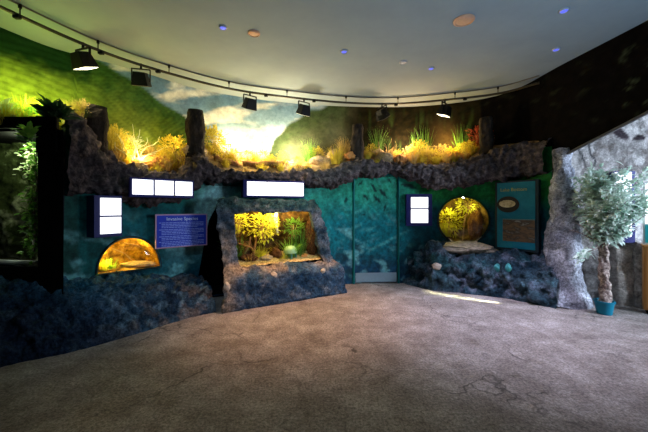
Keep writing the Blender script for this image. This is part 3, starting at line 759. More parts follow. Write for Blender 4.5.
tray('G', 337, .25, 1.05, M_yg, 'yellow-green grass clump just left of the third post'); tray('G', 344, .6, 1.0, M_straw, 'brown straw grass behind the third post')
tray('T', 330, .5, 1.1, M_twig, 'dry brown twigs left of the third post'); tray('S', 325, .2, .8, M_straw, 'straw grass tuft at right end of the middle basin')
g3 = 'yellow-lit grasses in the right basin'
for i, (px, w_, s) in enumerate([(368, .25, .6), (377, .1, .5), (388, .12, .5), (396, .5, .7), (408, .6, .75), (413, .12, .8), (418, .35, .95), (422, .15, .8), (428, .5, .9), (436, .12, .6), (442, .4, .8), (447, .15, .7), (455, .15, .6), (459, .55, .9), (466, .2, .6), (472, .4, .7)]):
    tray('GSG'[i % 3], px, w_, s, [M_yg, M_yg, M_straw][i % 3], 'yellow-lit grass tuft in the basin right of the third post', g3)
tray('B', 419, .3, 1.1, M_yg, 'bright yellow bush in the middle of the right basin'); tray('B', 433, .2, .8, M_yg, 'small yellow bush right of the bright yellow bush')
tray('H', 378, .7, 1.1, M_green, 'tall green grass just right of the third post'); tray('H', 424, .85, 1.2, M_green, 'tall green reeds behind the bright yellow bush')
tray('H', 461, .75, 1.15, M_green, 'tall green reeds below the last spotlight'); tray('H', 415, .9, 1.0, M_green, 'thin green reeds left of the tall ones in the right basin')
for k_, (px, w_) in enumerate([(466, .3), (471, .45), (475, .3)]):
    p = bed(px, w_); tube_ = tube([p, p+Vector((.16, -.02, .16)), p+Vector((.38, -.06, .33))], [.014, .011, .006], 6)
    o = link('dry_branch', me_from(*tube_), M_twig); tag(o, 'dry branch slanting up towards the fourth post', 'branch', 'slanting dry branches by the fourth post')
tray('B', 484, .5, .9, M_red, 'dark red bush beside the fourth post'); tray('B', 478, .85, 1.25, M_red, 'taller dark red-leaved bush behind the fourth post')
tray('T', 388, .45, 1.1, M_twig, 'dry brown twigs left of the glare in the right basin')
g4 = 'golden bushes filling the middle basin'
for px, w_, s in ((236, .4, .7), (248, .65, .65), (272, .35, .6), (284, .6, .7), (298, .3, .6), (318, .75, .8)): tray('B', px, w_, s, M_yg, 'low golden bush among the grasses of the middle basin', g4)
g5 = 'golden bushes filling the right basin'
for px, w_, s in ((372, .35, .7), (393, .3, .6), (411, .45, .75), (427, .25, .7), (441, .5, .9), (450, .3, .7), (462, .35, .8), (470, .55, .8)): tray('B', px, w_, s, [M_yg, M_straw][px % 2], 'low golden bush among the grasses of the right basin', g5)
for px, w_, s in ((115, .6, .9), (124, .35, .7), (163, .35, .8), (170, .2, .7)): tray('B', px, w_, s, M_yg, 'low golden bush among the grasses of the first basin', 'golden bushes filling the first basin')
# stones
def stone_me(seed, amp=.25):
    bm = bmesh.new(); bmesh.ops.create_icosphere(bm, subdivisions=4, radius=1); me = bm_me(bm); rocky(me, amp, 1.1, seed, fine=.25); return me
ST = [stone_me(i) for i in range(4)]
def stone(px, w_, s, mat, label, k, group=None):
    p = bed(px, w_); p.z += s[2]*.45; return inst('stone', ST[k % 4], mat, p, s, k*1.3, label, 'stone', group)
stone(150, .5, (.30, .2, .13), M_ostone, 'large orange stone in the first basin', 0); stone(163, .6, (.24, .2, .12), M_ostone, 'orange stone left of the golden bush in the first basin', 1)
stone(141, .2, (.12, .1, .08), M_stone, 'small tan stone at the front of the first basin', 2); stone(196, .1, (.2, .12, .14), M_stone, 'grey-tan stone at the foot of the second post', 3)
stone(322, .5, (.26, .15, .12), M_stone, 'broad brown stone at right end of the middle basin', 0); stone(334, .75, (.22, .16, .15), M_stone, 'mossy brown stone beside the third post', 1)
stone(384, .2, (.2, .14, .12), M_stone, 'cream stone at the front of the right basin', 2); stone(379, .5, (.18, .12, .11), M_stone, 'cream stone behind the front one in the right basin', 3)
stone(400, .25, (.24, .15, .12), M_ostone, 'reddish stone below the glare in the right basin', 1)
stone(458, .3, (.2, .13, .11), M_ostone, 'reddish stone near the right end of the right basin', 0); stone(352, .15, (.2, .13, .1), M_ostone, 'orange-lit stone at the foot of the third post', 3)
# logs
def log(px0, px1, w0, w1, dz, r_, label):
    a = bed(px0, w0); b = bed(px1, w1); pts = [a.lerp(b, k/8)+Vector((0, 0, dz+.015*math.sin(k*1.7))) for k in range(9)]
    me = me_from(*tube(pts, [r_*(1+.1*math.sin(k*2.3)) for k in range(9)], 12)); o = link('log', me, M_log, smooth=True); tag(o, label, 'log')
log(214, 238, .30, .28, .05, .055, 'brown log left of the small yellow bush in the middle basin'); log(243, 283, .32, .32, .04, .055, 'long brown log in the middle basin')
log(392, 412, .15, .2, .04, .05, 'short brown log at the front of the right basin'); log(404, 456, .55, .5, .07, .045, 'long thin log across the right basin')
log(452, 470, .2, .25, .04, .05, 'brown log end near the fourth post')
# ledge posts
def post(px0, px1, ytop, ybot, w_, label, seed):
    pm = (px0+px1)/2; c = bed(pm, w_); W = (px1-px0)/F_*c.y; zt = zz(ytop, c.y); zb = zz(ybot, c.y)-.12; r_ = W/2
    def fn(u, v):
        t = 2*PI*v; e = lambda q: math.copysign(abs(q)**.6, q); rr = r_*(1-.12*sst(.92, 1, u))*(1+.05*math.sin(u*9+seed))
        return (rr*e(math.cos(t)), rr*e(math.sin(t)), mix(0, zt-zb, u))
    v_, f_ = grid(24, 28, fn, True); f_.append(tuple(23*28+k for k in range(28))); me = me_from(v_, f_); rocky(me, .025, 4, seed)
    o = bpy.data.objects.new('post', me); me.materials.append(M_post); C.objects.link(o); o.location = (c.x, c.y, zb); o.rotation_euler.z = -math.atan2(c.x, c.y)
    tag(o, label, 'post')
post(89, 107, 107, 152, .05, 'thick dark weathered post above the tall two-panel lit sign at left', 1)
post(187.5, 204.5, 111, 152, .12, 'dark weathered post standing before the sky of the mural', 2)
post(352, 363.5, 125, 158, .12, 'dark weathered post above the painted door', 3)
post(480.5, 492, 118, 151, .12, 'dark weathered post at right end of the planted ledge', 4)
# lamps hidden among the plants and the light they throw on mural and ceiling
def tl_(name, px, w_, dz, pw, col, size=.05):
    p = bed(px, w_); p.z += dz; return lamp(name, 'POINT', p, pw, col, size=size)
tl_('planter_lamp', 141, .35, .16, 30, (1, .72, .2)); tl_('planter_lamp', 232, .75, .35, 22, (1, .84, .5)); tl_('planter_lamp', 292, .6, .34, 80, (1, .84, .55))
tl_('planter_lamp', 405, .55, 0.34, 52, (1, .68, .38)); tl_('planter_lamp', 258, .4, .30, 45, (1, .75, .3)); tl_('planter_lamp', 452, .45, .35, 16, (1, .72, .2)); tl_('planter_lamp', 178, .5, .4, 6, (1, .7, .2))

# ------------------------------------------------------------------ left terrarium, beam and its plants
te = thing('terrarium', 'tall black-framed terrarium with lit rock and ivy at far left', 'terrarium', (-3.75, 3.8, .8))
v_, f_ = grid(80, 60, lambda u, v: (mix(-4.7, -3.42, u), 4.12-.45*sst(.75, 1, u), mix(.82, 2.45, v)))
me = me_from(v_, f_); rocky(me, .12, 2.4, 44, mask=lambda p: 1)
link('rock_backdrop', me, noisy('mossy_rock', [(.004, .006, .002), (.05, .07, .02), (.42, .44, .3)], 5, .9, .9, 20), te, smooth=True)
v_, f_ = grid(50, 24, lambda u, v: (mix(-4.7, -3.35, u), mix(3.52, 4.2, v), .86+.05*nz((u*4, v*3, 2), 1)))
link('ground', me_from(v_, f_), noisy('dark_soil', [(.01, .01, .005), (.05, .05, .02)], 8, .9, .8, 20), te, smooth=True)
def prism(th, name, P2, z0, z1, mat):
    n_ = len(P2); V = [(x, y, z0) for x, y in P2]+[(x, y, z1) for x, y in P2]
    bm = bmesh.new(); bm.from_mesh(me_from(V, [tuple(range(n_)), tuple(range(n_, 2*n_))]+[(k, (k+1) % n_, (k+1) % n_+n_, k+n_) for k in range(n_)]))
    bmesh.ops.bevel(bm, geom=bm.edges[:], offset=.008, segments=2, affect='EDGES'); return link(name, bm_me(bm), mat, th)
prism(te, 'side_frame', [(-3.345, 3.50), (-3.04, 3.50), (-3.36, 3.87), (-3.40, 3.87)], .55, 2.46, M_black)
prism(te, 'base_panel', [(-4.8, 3.5), (-3.345, 3.5), (-3.345, 3.56), (-4.8, 3.56)], .35, .86, M_black)
prism(te, 'top_beam', [(-4.8, 3.44), (-3.07, 3.44), (-3.14, 3.56), (-4.8, 3.56)], 2.465, 2.60, M_black)
prism(te, 'light_stop', [(-4.8, 3.50), (-3.2, 3.50), (-3.40, 3.8), (-4.0, 4.3), (-4.8, 4.3)], 2.44, 2.48, M_black)  # unseen cover added to stop lamp light leaking into the terrarium
prism(te, 'corner_block', [(-3.34, 3.47), (-3.10, 3.47), (-3.12, 3.52), (-3.34, 3.52)], 2.2, 2.46, M_black)
o = link('pale_ledge', me_from(*tube([(-4.4, 3.6, .90), (-4.0, 3.6, .91), (-3.7, 3.6, .895), (-3.46, 3.62, .90)], [.02, .03, .03, .015], 8)), plain('wet_pale_rock', (.5, .52, .5), .3), te)
o['label'] = 'pale wet rock ledge'
lamp('terrarium_lamp', 'POINT', (-3.72, 3.70, 2.34), 15, (.85, 1, .6), size=.05); lamp('terrarium_lamp', 'POINT', (-3.68, 3.62, 1.10), .5, (.9, 1, .85), size=.04)
def ivy(path, n, seed, spread, L, mat, label):
    r = random.Random(seed); t = thing('ivy_plant', label, 'ivy', path[0]); pts = []
    P = [Vector(p) for p in path]
    for _ in range(n):
        q = r.random()*(len(P)-1); k = int(q); p = P[k].lerp(P[k+1], q-k); d = Vector((r.gauss(0, 1), r.gauss(0, 1), r.gauss(0, .7))).normalized()
        pts.append((p+d*spread*r.random(), d))
    link('foliage', leaves(pts, r, L, L*.7), mat, t); link('vine_stem', me_from(*tube(P, .01, 6)), M_bark, t)
ivy([(-3.48, 3.66, 2.35), (-3.50, 3.64, 2.1), (-3.46, 3.62, 1.8), (-3.50, 3.62, 1.5), (-3.47, 3.6, 1.2), (-3.5, 3.62, 1.0)], 420, 5, .12, .065, M_green, 'green ivy trailing down inside the terrarium beside its black frame')
ivy([(-3.66, 3.8, 2.3), (-3.70, 3.78, 2.15), (-3.72, 3.8, 1.95)], 90, 6, .14, .065, M_pale, 'pale lit ivy high in the terrarium near the left edge')
plant('R', (-3.36, 3.42, 2.33), .62, M_bright, 'bright green leafy sprig hanging under the black beam'); plant('R', (-3.44, 3.45, 2.30), .55, M_dkleaf, 'dark leafy plant under the middle of the black beam')
# on top of the beam
gl = 'bright yellow-green grasses over the terrarium'
for i, (px, Y, s) in enumerate([(4, 3.5, .8), (13, 3.6, .75), (20, 3.75, 1.0), (27, 3.65, .7), (33, 3.85, 1.1), (38, 3.7, .75), (45, 3.9, 1.1), (24, 4.0, 1.3), (38, 4.1, 1.3), (52, 4.1, 1.2), (60, 4.15, 1.1), (14, 3.95, 1.2)]):
    plant('G' if i != 5 else 'B', ((px-324)/F_*Y, Y, 2.50), s, [M_yg, M_yg, M_bright][i % 3], 'bright yellow-green grass above the black beam at far left' if i != 5 else 'bushy yellow-green plant above the middle of the black beam', gl if i != 5 else None)
for i, (x, y, s) in enumerate([(-3.16, 3.50, .8), (-3.24, 3.56, .95), (-3.08, 3.53, .75)]):
    plant('R', (x, y, 2.57), s, M_dkleaf, 'dark broad-leaved plant in silhouette on the end of the black beam', 'dark leafy plants on the beam end')
plant('R', (-3.80, 3.56, 2.58), .9, M_pale, 'white-green leafy plant cut by the left picture edge above the beam')
lamp('terrarium_top_fill', 'POINT', (-3.78, 3.95, 2.95), 18, (.9, .95, .2), size=.05)  # unseen lamp added for the yellow glow over the terrarium
lamp('terrarium_top_fill', 'POINT', (-3.5, 3.75, 2.85), 9, (.6, 1, .25), size=.05)  # unseen lamp added for the green bounce off the grasses
tray('G', 72, .25, .55, M_straw, 'brownish grass tuft between the dark leafy plant and the first post'); tray('G', 79, .3, .6, M_yg, 'olive grass tuft hard against the left of the first post'); tray('B', 84, .1, .7, M_straw, 'small olive bush in front of the first post')
for k_, (px, ww) in enumerate([(68, .5), (76, .6), (86, .6), (94, .5), (101, .55)]): tray('G', px, ww, .55, M_straw, 'lit grass behind the first post', 'lit grasses behind the first post')

# ------------------------------------------------------------------ lit signs and panels
def board(name, label, cat, pa, pb, zt, zb, off, depth, extra=None, path=None):
    """a flat board between wall positions px pa..pb; returns thing and a local->world mapper (x 0..w, z 0..h, d out)"""
    P_ = path or LW; a, na = P_.at(P_.S(pa), off); b_, nb = P_.at(P_.S(pb), off); t = (b_-a); w_ = t.length; t.normalize(); n = Vector((t.y, -t.x))
    th = thing(name, label, cat, (a.x, a.y, zb))
    def W(x, z, d): p = a+t*x+n*d; return Vector((p.x, p.y, zb+z))
    M = Matrix(((t.x, -n.x, 0, a.x), (t.y, -n.y, 0, a.y), (0, 0, 1, zb), (0, 0, 0, 1)))   # x along, y into wall, z up
    return th, M, w_, zt-zb
def bbox(th, name, M, x0, x1, z0, z1, d0, d1, mat, bev=.003, label=None):
    bm = bmesh.new(); box_bm(bm, ((x0+x1)/2, -(d0+d1)/2, (z0+z1)/2), (abs(x1-x0), abs(d1-d0), abs(z1-z0)), M, bev)
    o = link(name, bm_me(bm), mat, th); 
    if label: o['label'] = label
    return o
def text(th, name, M, s, x, z, d, size, mat, align='LEFT'):
    cu = bpy.data.curves.new(name, 'FONT'); cu.body = s; cu.size = size; cu.align_x = align; cu.extrude = .001
    o = bpy.data.objects.new(name, cu); C.objects.link(o); dg = bpy.context.evaluated_depsgraph_get(); me = bpy.data.meshes.new_from_object(o.evaluated_get(dg))
    bpy.data.objects.remove(o); me.transform(M @ Matrix.Translation((x, -d, z)) @ Matrix.Rotation(PI/2, 4, 'X')); me.materials.clear()
    return link(name, me, mat, th)
def Yat(px, off=0): p, n = LW.at(LW.S(px), off); return p.y
def litsign(label, pa, pb, yt, yb, off, cells, dl=0):
    Ym = Yat((pa+pb)/2, off); zt, zb = zz(yt, Ym), zz(yb, Ym)
    th, M, W, H = board('lit_sign', label, 'lit sign', pa, pb, zt, zb, off, 0)
    bbox(th, 'housing', M, 0, W, 0, H, -off+.005, .0, M_navy)
    for (x0, x1, z0, z1) in cells: bbox(th, 'panel', M, x0*W, x1*W, z0*H, z1*H, 0.0, .008, M_white)
    return th
litsign('tall lit sign with two white panels left of the blue text sign', 85, 116, 195.5, 237, .24, [(.2, .95, .52, .94), (.2, .95, .08, .48)])  # navy housing widened at left to stand in for the sign's shadow
litsign('wide lit sign with three white panels mounted on rock above the blue text sign', 123.5, 187.5, 178.5, 197.5, .34, [(.03, .335, .13, .9), (.36, .655, .13, .9), (.68, .97, .13, .9)])
litsign('wide lit sign with two white panels above the big aquarium', 241, 300, 180.5, 197.5, .34, [(.06, .37, .1, .9), (.38, .985, .1, .9)])
litsign('small lit sign with two white panels left of the round window', 405, 431, 194, 226, .1, [(.18, .84, .56, .9), (.18, .84, .1, .52)])  # wide navy margins here also stand in for shadow beside the sign
# blue text sign
Ym = Yat(180, .14); th, M, W, H = board('text_sign', 'blue text sign with pink border between the half-round window and the aquarium', 'sign', 153.5, 205, zz(214, Ym), zz(247, Ym), .14, 0)
bbox(th, 'border', M, 0, W, 0, H, -.03, 0, plain('pink_border', (.62, .35, .5), .5)); bbox(th, 'face', M, .02, W-.02, .02, H-.02, 0, .006, plain('blue_face', (.02, .05, .55), .4))
M_txt = plain('pale_blue_text', (.32, .42, .95), .5); M_ttl = plain('white_text', (.75, .85, 1), .5)
text(th, 'title', M, 'Invasive Species', W/2, H-.10, .008, .075, M_ttl, 'CENTER')
bm = bmesh.new(); r = random.Random(3); z = H-.135
for ln in range(15):
    x = .085 if ln not in (0, 4, 8, 11) else .05
    end = W-.06 if ln not in (3, 7, 10, 14) else W*.8
    while x < end:
        l = r.uniform(.02, .07); l = min(l, end-x); box_bm(bm, (x+l/2, -.0075, z), (l, .003, .011), M); x += l+.008
    z -= .0245 if ln not in (3, 7, 10) else .034
link('body_text', bm_me(bm), M_txt, th)
# exhibit board with fish
Y0, Y1 = Yat(497), Yat(543)
th, M, W, H = board('fish_board', 'dark teal display board with an oval and a rectangular picture beside the round window', 'display board', 495, 545.5, zz(181, (Y0+Y1)/2), zz(250, (Y0+Y1)/2), .14, 0)
bbox(th, 'backing', M, 0, W, 0, H, -.10, 0, plain('black_board_edge', (.006, .02, .03), .5)); bbox(th, 'face', M, .04, W-.05, .04, H-.03, 0, .008, noisy('teal_face', [(.0, .11, .17), (.01, .22, .30)], 2.5, .45, 0))
text(th, 'title', M, 'Lake Bottom', W*.45, H-.19, .012, .085, plain('yellow_text', (.45, .42, .1), .5), 'CENTER')
def disc(cx, cz, rx, rz, d, n=36): 
    V = [M @ Vector((cx+rx*math.cos(2*PI*k/n), -d, cz+rz*math.sin(2*PI*k/n))) for k in range(n)]; V2 = [v+Vector((0, 0, 0)) for v in [M @ Vector((cx+rx*math.cos(2*PI*k/n), -d+.004, cz+rz*math.sin(2*PI*k/n))) for k in range(n)]]
    return me_from(V+V2, [tuple(range(n))]+[(k, k+n, (k+1) % n+n, (k+1) % n) for k in range(n)])
o = link('oval_picture', disc(.23, H*.66, .19, .15, .014), plain('dark_oval', (.02, .015, .01), .5), th); link('fish_image', disc(.22, H*.67, .14, .07, .019), noisy('fish_scales', [(.2, .12, .05), (.6, .48, .25), (.8, .68, .42)], 14, .5, 0), o)
bbox(th, 'picture', M, W*.2, W*.93, H*.13, H*.44, .008, .016, noisy('lake_bed_picture', [(.01, .02, .03), (.16, .10, .05), (.05, .04, .03), (.3, .3, .26)], 4, .5, 0, scl=(1, 1, 2.5)))
bbox(th, 'picture_rim', M, W*.2, W*.93, H*.44, H*.452, .008, .018, plain('pale_rim', (.1, .2, .2), .5))
# right side: lit sign in the alcove, poster stand and wooden cabinet
Ym = 4.75; th, M, W, H = board('lit_sign', 'tall lit sign with two white panels and blue frame behind the potted tree', 'lit sign', 608, 630.5, zz(171, Ym), zz(243, Ym), .12, 0, path=AW)
bbox(th, 'housing', M, 0, W, 0, H, -.1, 0, M_navy); bbox(th, 'panel', M, .01, W*.82, H*.54, H*.985, 0, .008, M_white); bbox(th, 'panel', M, .01, W*.82, H*.09, H*.50, 0, .008, M_white)
# cabinet
cb = thing('cabinet', 'orange-brown wooden cabinet cut by the right picture edge', 'cabinet', ((643.5-324)/F_*4.4, 4.4, 0), local=True, rz=math.radians(-43))
def wbx(th, name, x0, x1, y0, y1, z0, z1, mat, bev=.006):
    bm = bmesh.new(); box_bm(bm, ((x0+x1)/2, (y0+y1)/2, (z0+z1)/2), (x1-x0, y1-y0, z1-z0), bev=bev); return link(name, bm_me(bm), mat, th)
wbx(cb, 'body', 0, .9, 0, .22, .06, .98, M_wood); wbx(cb, 'plinth', .03, .87, .03, .20, 0, .06, M_black); wbx(cb, 'countertop', -.012, .92, -.02, .24, .98, 1.01, M_wood)
dd_ = wbx(cb, 'door', .03, .44, -.015, 0, .1, .94, M_wood, .003); wbx(dd_, 'handle', .40, .42, -.04, -.015, .5, .62, M_grey, .002)
po = thing('poster_stand', 'white and teal lit poster standing on the wooden cabinet at the right edge', 'poster', ((643.5-324)/F_*4.4, 4.4, 1.01), local=True, rz=math.radians(-43))
wbx(po, 'frame', .0, .8, .06, .14, 0, .92, plain('pale_frame', (.6, .65, .66), .5)); wbx(po, 'white_panel', .02, .78, .052, .062, .31, .90, M_white, .001); wbx(po, 'teal_panel', .02, .78, .05, .062, .03, .29, plain('teal_panel', (.02, .35, .38), .5), .001)

# ------------------------------------------------------------------ track lighting on the ceiling
RP = Path([(-3.75, 2.2), (-3.62, 3.0), (-3.5, 3.46), (-3.16, 4.2), (-2.64, 4.83), (-1.76, 5.55), (-.74, 5.97), (.46, 6.29), (1.57, 6.35), (2.65, 6.08), (3.39, 5.78), (3.8, 5.3)])
tr = thing('lighting_track', 'long curved dark lighting track hanging just below the ceiling along the mural', 'lighting track', (0, 6.2, CEIL))
RZ = CEIL-.14
def rp(px, z, off=0): p, n = RP.at(RP.S(px), off); return Vector((p.x, p.y, z))
link('rail', me_from(*tube([(*RP.at(RP.L*k/120)[0], RZ) for k in range(121)], .022, 8)), M_rail, tr)
link('rail_shadow_line', me_from(*tube([(*RP.at(RP.L*k/120)[0], CEIL-.012) for k in range(121)], .010, 6)), plain('shadow_line_grey', (.16, .15, .12), .6), tr)  # thin tube standing in for the rail's shadow line on the ceiling
for px in (20, 98, 169, 229, 287, 346, 398, 455, 498):
    h = link('hanger', me_from(*join(tube([rp(px, CEIL), rp(px, RZ)], .007, 6), tube([rp(px, CEIL-.005), rp(px, CEIL-.05)], .018, 8))), M_metal, tr)
for px in (17, 101, 158, 266, 314, 396, 465):
    bm = bmesh.new(); p = rp(px, RZ-.02); box_bm(bm, p, (.07, .05, .05), bev=.008); link('joint_clamp', bm_me(bm), M_metal, tr)
def spot(px, aim, label, lit=0, pw=40, size=.115, col=(1, .82, .5)):
    top = rp(px, RZ-.02); t = thing('track_spotlight', label, 'spotlight', top); t['_local'] = 1
    c = Vector((0, 0, -.2)); d = (Vector(aim)-(top+c)).normalized()
    q = d.to_track_quat('-Z', 'Y').to_matrix().to_4x4(); Mx = Matrix.Translation(c) @ q
    bm = bmesh.new(); vv = box_bm(bm, (0, 0, 0), (size*2, size*1.9, size*1.7), bev=.008)
    for v in vv:
        if v.co.z > 0: v.co.x *= .72; v.co.y *= .72
    bmesh.ops.transform(bm, matrix=Mx, verts=bm.verts[:]); link('housing', bm_me(bm), M_metal, t)
    bm = bmesh.new()
    for s_ in (-1, 1): box_bm(bm, (s_*size*1.12, 0, .06), (.012, .03, .2), bev=.002)
    box_bm(bm, (0, 0, .155), (size*2.3, .03, .012), bev=.002)
    bmesh.ops.transform(bm, matrix=Matrix.Translation(c) @ Matrix.Rotation(math.atan2(d.y, d.x)-PI/2, 4, 'Z'), verts=bm.verts[:]); link('yoke', bm_me(bm), M_metal, t)
    link('mount', me_from(*tube([(0, 0, .04), (0, 0, -.05)], .016, 8)), M_metal, t)
    bm = bmesh.new(); box_bm(bm, (0, 0, -size*.87), (size*1.75, size*1.65, .006), Mx); 
    lm = plain('lamp_lens_lit', (.9, .85, .7), .3, emit=(1, .9, .6), es=lit) if lit else plain('lamp_lens', (.25, .22, .18), .2)
    link('lens', bm_me(bm), lm, t)
    if pw: 
        w0 = top+c+d*(size*1.0); lamp('track_spot_beam', 'SPOT', w0, pw, col, aim=aim, size=.06, spot=75, blend=.8)
def bp(px, w_, dz=0): p = bed(px, w_); p.z += dz; return p
spot(83, bp(128, .3, -.2), 'brightly lit black spotlight nearest the left end of the track', 6, 60)
spot(141, bp(150, .6), 'black box spotlight second from the left on the track', 0, 60)
spot(250, bp(240, .7), 'black box spotlight hanging before the clouds of the mural', 0, 90)
spot(304, bp(292, .7), 'black box spotlight before the misty hill of the mural', .6, 90)
spot(382, bp(400, .6), 'black spotlight nearly lost against the dark woodland of the mural', 0, 70)
spot(445, bp(428, .3), 'black spotlight with glowing lower edge at the right end of the track', 5, 70)
# ceiling fittings
def fit(px, y, r_, name, label, cat, mat, glow=None, group=None):
    Y = (CEIL-CH)*F_/(HZ-y); p = Vector(((px-324)/F_*Y, Y, CEIL)); t = thing(name, label, cat, p, group); t['_local'] = 1
    link('trim_ring', me_from(*lathe([(r_, 0), (r_*1.0, -.012), (r_*.85, -.02), (r_*.8, -.006)], 28)), mat, t)
    link('cover', me_from(*lathe([(r_*.82, -.008), (r_*.6, -.018), (.001, -.022)], 28)), glow or mat, t)
M_blue = plain('blue_indicator', (.1, .1, .9), .4, emit=(.15, .2, 1), es=.8); M_peach = plain('peach_plastic', (.75, .42, .26), .5); M_wplas = plain('white_plastic', (.55, .55, .6), .5)
fit(464, 20, .125, 'ceiling_light_cover', 'large round peach-coloured cover on the ceiling', 'ceiling fitting', M_peach)
fit(254, 33, .08, 'ceiling_light_cover', 'small round peach-coloured cover on the ceiling at left', 'ceiling fitting', M_peach)
fit(403, 62, .06, 'smoke_detector', 'small pale round detector on the ceiling between two blue lights', 'smoke detector', M_wplas)
for px, y, lb in ((223, 27, 'small blue-lit ceiling fitting beside the small peach cover'), (344, 51, 'small blue ceiling light in the middle of the ceiling'), (431, 68, 'faint blue ceiling light nearest the track'), (564, 10, 'small blue ceiling light at the top right of the ceiling'), (556, 49, 'small blue ceiling light close to the dark right wall')):
    fit(px, y, .05, 'indicator_light', lb, 'ceiling light', M_wplas, M_blue)

# ------------------------------------------------------------------ potted tree
pt = thing('potted_ficus', 'potted ficus tree with pale variegated leaves in a teal pot', 'potted tree', (4.11, 4.40, 0)); pt['_local'] = 1
link('pot', me_from(*lathe([(.001, .01), (.085, .0), (.09, .01), (.112, .17), (.125, .172), (.125, .195), (.108, .195), (.102, .16)], 32)), M_pot, pt, smooth=False)
link('soil', me_from(*lathe([(.105, .16), (.05, .172), (.001, .175)], 24)), M_soil, pt)
def tf(u, v):
    t = 2*PI*v; z = .16+u*.9; r_ = .062*(1-.25*u)+.012*math.sin(t*3+z*14)+.02*math.exp(-u*12); return (r_*math.cos(t)+.01*math.sin(z*6), r_*math.sin(t), z)
me = me_from(*grid(90, 26, tf, True)); rocky(me, .02, 9, 5); link('trunk', me, M_bark, pt, smooth=True)
r = random.Random(12); parts = []; lp = []
for k in range(46):
    a = r.random()*2*PI; z0 = r.uniform(.95, 1.15); el = r.uniform(.15, 1.45); L = r.uniform(.45, .8)*(.75+.35*math.sin(el))
    p = Vector((0, 0, z0)); d = Vector((math.cos(a)*math.cos(el), math.sin(a)*math.cos(el), math.sin(el))); pts = [p.copy()]
    for q in range(8):
        d = (d+Vector((r.uniform(-.16, .16), r.uniform(-.16, .16), .10-.03*q))).normalized(); p = p+d*L/8; pts.append(p.copy())
        if q > 1:
            for _ in range(13): lp.append((p+Vector((r.uniform(-.06, .06), r.uniform(-.06, .06), r.uniform(-.06, .06))), d*.5+Vector((r.gauss(0, .7), r.gauss(0, .7), r.gauss(0, .4)-.25))))
    parts.append(tube(pts, [.012-.0012*i for i in range(9)], 5))
n_crown = len(lp)
for a, el in ((PI*1.08, -.05), (PI*1.15, .1)):      # low side branch towards the rock column
    p = Vector((0, 0, .98)); d = Vector((math.cos(a), math.sin(a)*.4, el)).normalized(); pts = [p.copy()]
    for q in range(7):
        d = (d+Vector((0, 0, -.07))).normalized(); p = p+d*.075; pts.append(p.copy())
        for _ in range(6 if q > 2 else 0): lp.append((p+Vector((r.uniform(-.04, .04), r.uniform(-.04, .04), r.uniform(-.04, .04))), d+Vector((r.gauss(0, .6), r.gauss(0, .6), r.gauss(0, .4)-.3))))
    parts.append(tube(pts, [.008-.0008*i for i in range(8)], 5))
lp2 = []
for ip, (p, d) in enumerate(lp):
    p = Vector(p); p.x *= .82; p.y *= .82
    if p.z > 1.0: p.z = 1.0+(p.z-1.0)*1.32
    rr = math.hypot(p.x, p.y); lim = .07+max(0, p.z-1.05)*.62
    if ip < n_crown and rr > lim: p.x *= lim/rr; p.y *= lim/rr; rr = lim
    if rr > .36 and p.z > 1.05: k_ = .36+(rr-.36)*.3; p.x *= k_/rr; p.y *= k_/rr
    lp2.append((p, d))
V_, F2 = join(*parts); V_ = [Vector((v[0]*.82, v[1]*.82, v[2] if v[2] < 1 else 1+(v[2]-1)*1.32)) for v in V_]
lp2 = [(Vector((min(p.x, 9) if p.x > -.24 else -.24+(p.x+.24)*.4, p.y, p.z)) if p.z > 1.1 else p, d) for p, d in lp2]
V_ = [v+Vector((.07*sst(1, 1.5, v.z), 0, 0)) for v in V_]; lp2 = [(p+Vector((.07*sst(1, 1.5, p.z), 0, 0)), d) for p, d in lp2]
link('branches', me_from(V_, F2), M_bark, pt); link('foliage', leaves(lp2, r, .13, .05, .2), M_ficus, pt)

# ------------------------------------------------------------------ aquarium contents
def tplant(u, w_, z, kind, s, mat, label, cat='aquarium plant', group=None): return plant(kind, tk(u, w_, z), s, mat, label, group, cat)
tplant(.40, .64, 1.1, 'B', 1.0, M_lime, 'yellow-green leafy plant at upper left inside the big aquarium'); tplant(.42, .75, .60, 'G', 1.2, M_green, 'green water grass at left inside the big aquarium')
tplant(.86, .66, .92, 'B', 1.35, M_lime, 'large bright yellow feathery plant in the middle of the big aquarium'); tplant(.80, .66, .60, 'G', .8, M_lime, 'yellow water grass below the feathery plant')
tplant(1.02, .74, 1.12, 'B', .8, M_lime, 'small yellow plant beside the white streak in the aquarium'); tplant(1.44, .62, .98, 'B', .95, M_green, 'green leafy plant right of the white streak in the aquarium')
tplant(1.38, .62, .60, 'G', 1.1, M_bright, 'green water grass behind the green domed ornament'); tplant(1.56, .60, .60, 'H', 1.1, M_green, 'tall green water grass right of the ornament')
tplant(1.22, .58, .60, 'S', .6, M_lime, 'small lime tuft left of the ornament'); tplant(.58, .58, .60, 'S', .7, M_straw, 'brown tuft on the gravel at left in the aquarium'); tplant(1.12, .52, .58, 'S', .5, M_yg, 'small yellow tuft at the front of the aquarium gravel')
def ast(u, w_, z, s, mat, label, k): inst('aquarium_stone', ST[k % 4], mat, tk(u, w_, z), s, k*1.1, label, 'stone')
ast(.58, .62, .68, (.17, .1, .07), M_dkrock, 'flat brown stone at front left on the aquarium gravel', 0); ast(.88, .58, .66, (.13, .1, .06), M_stone, 'tan stone in the middle of the aquarium gravel', 1)
ast(1.10, .68, .70, (.19, .10, .11), M_dkrock, 'brown stone leaning below the white streak in the aquarium', 2); ast(1.80, .58, 1.0, (.12, .1, .42), M_dkrock, 'tall dark brown rock at right end of the aquarium', 3); ast(.50, .76, .80, (.2, .1, .2), M_dkrock, 'dark brown rock at left in the aquarium', 3)
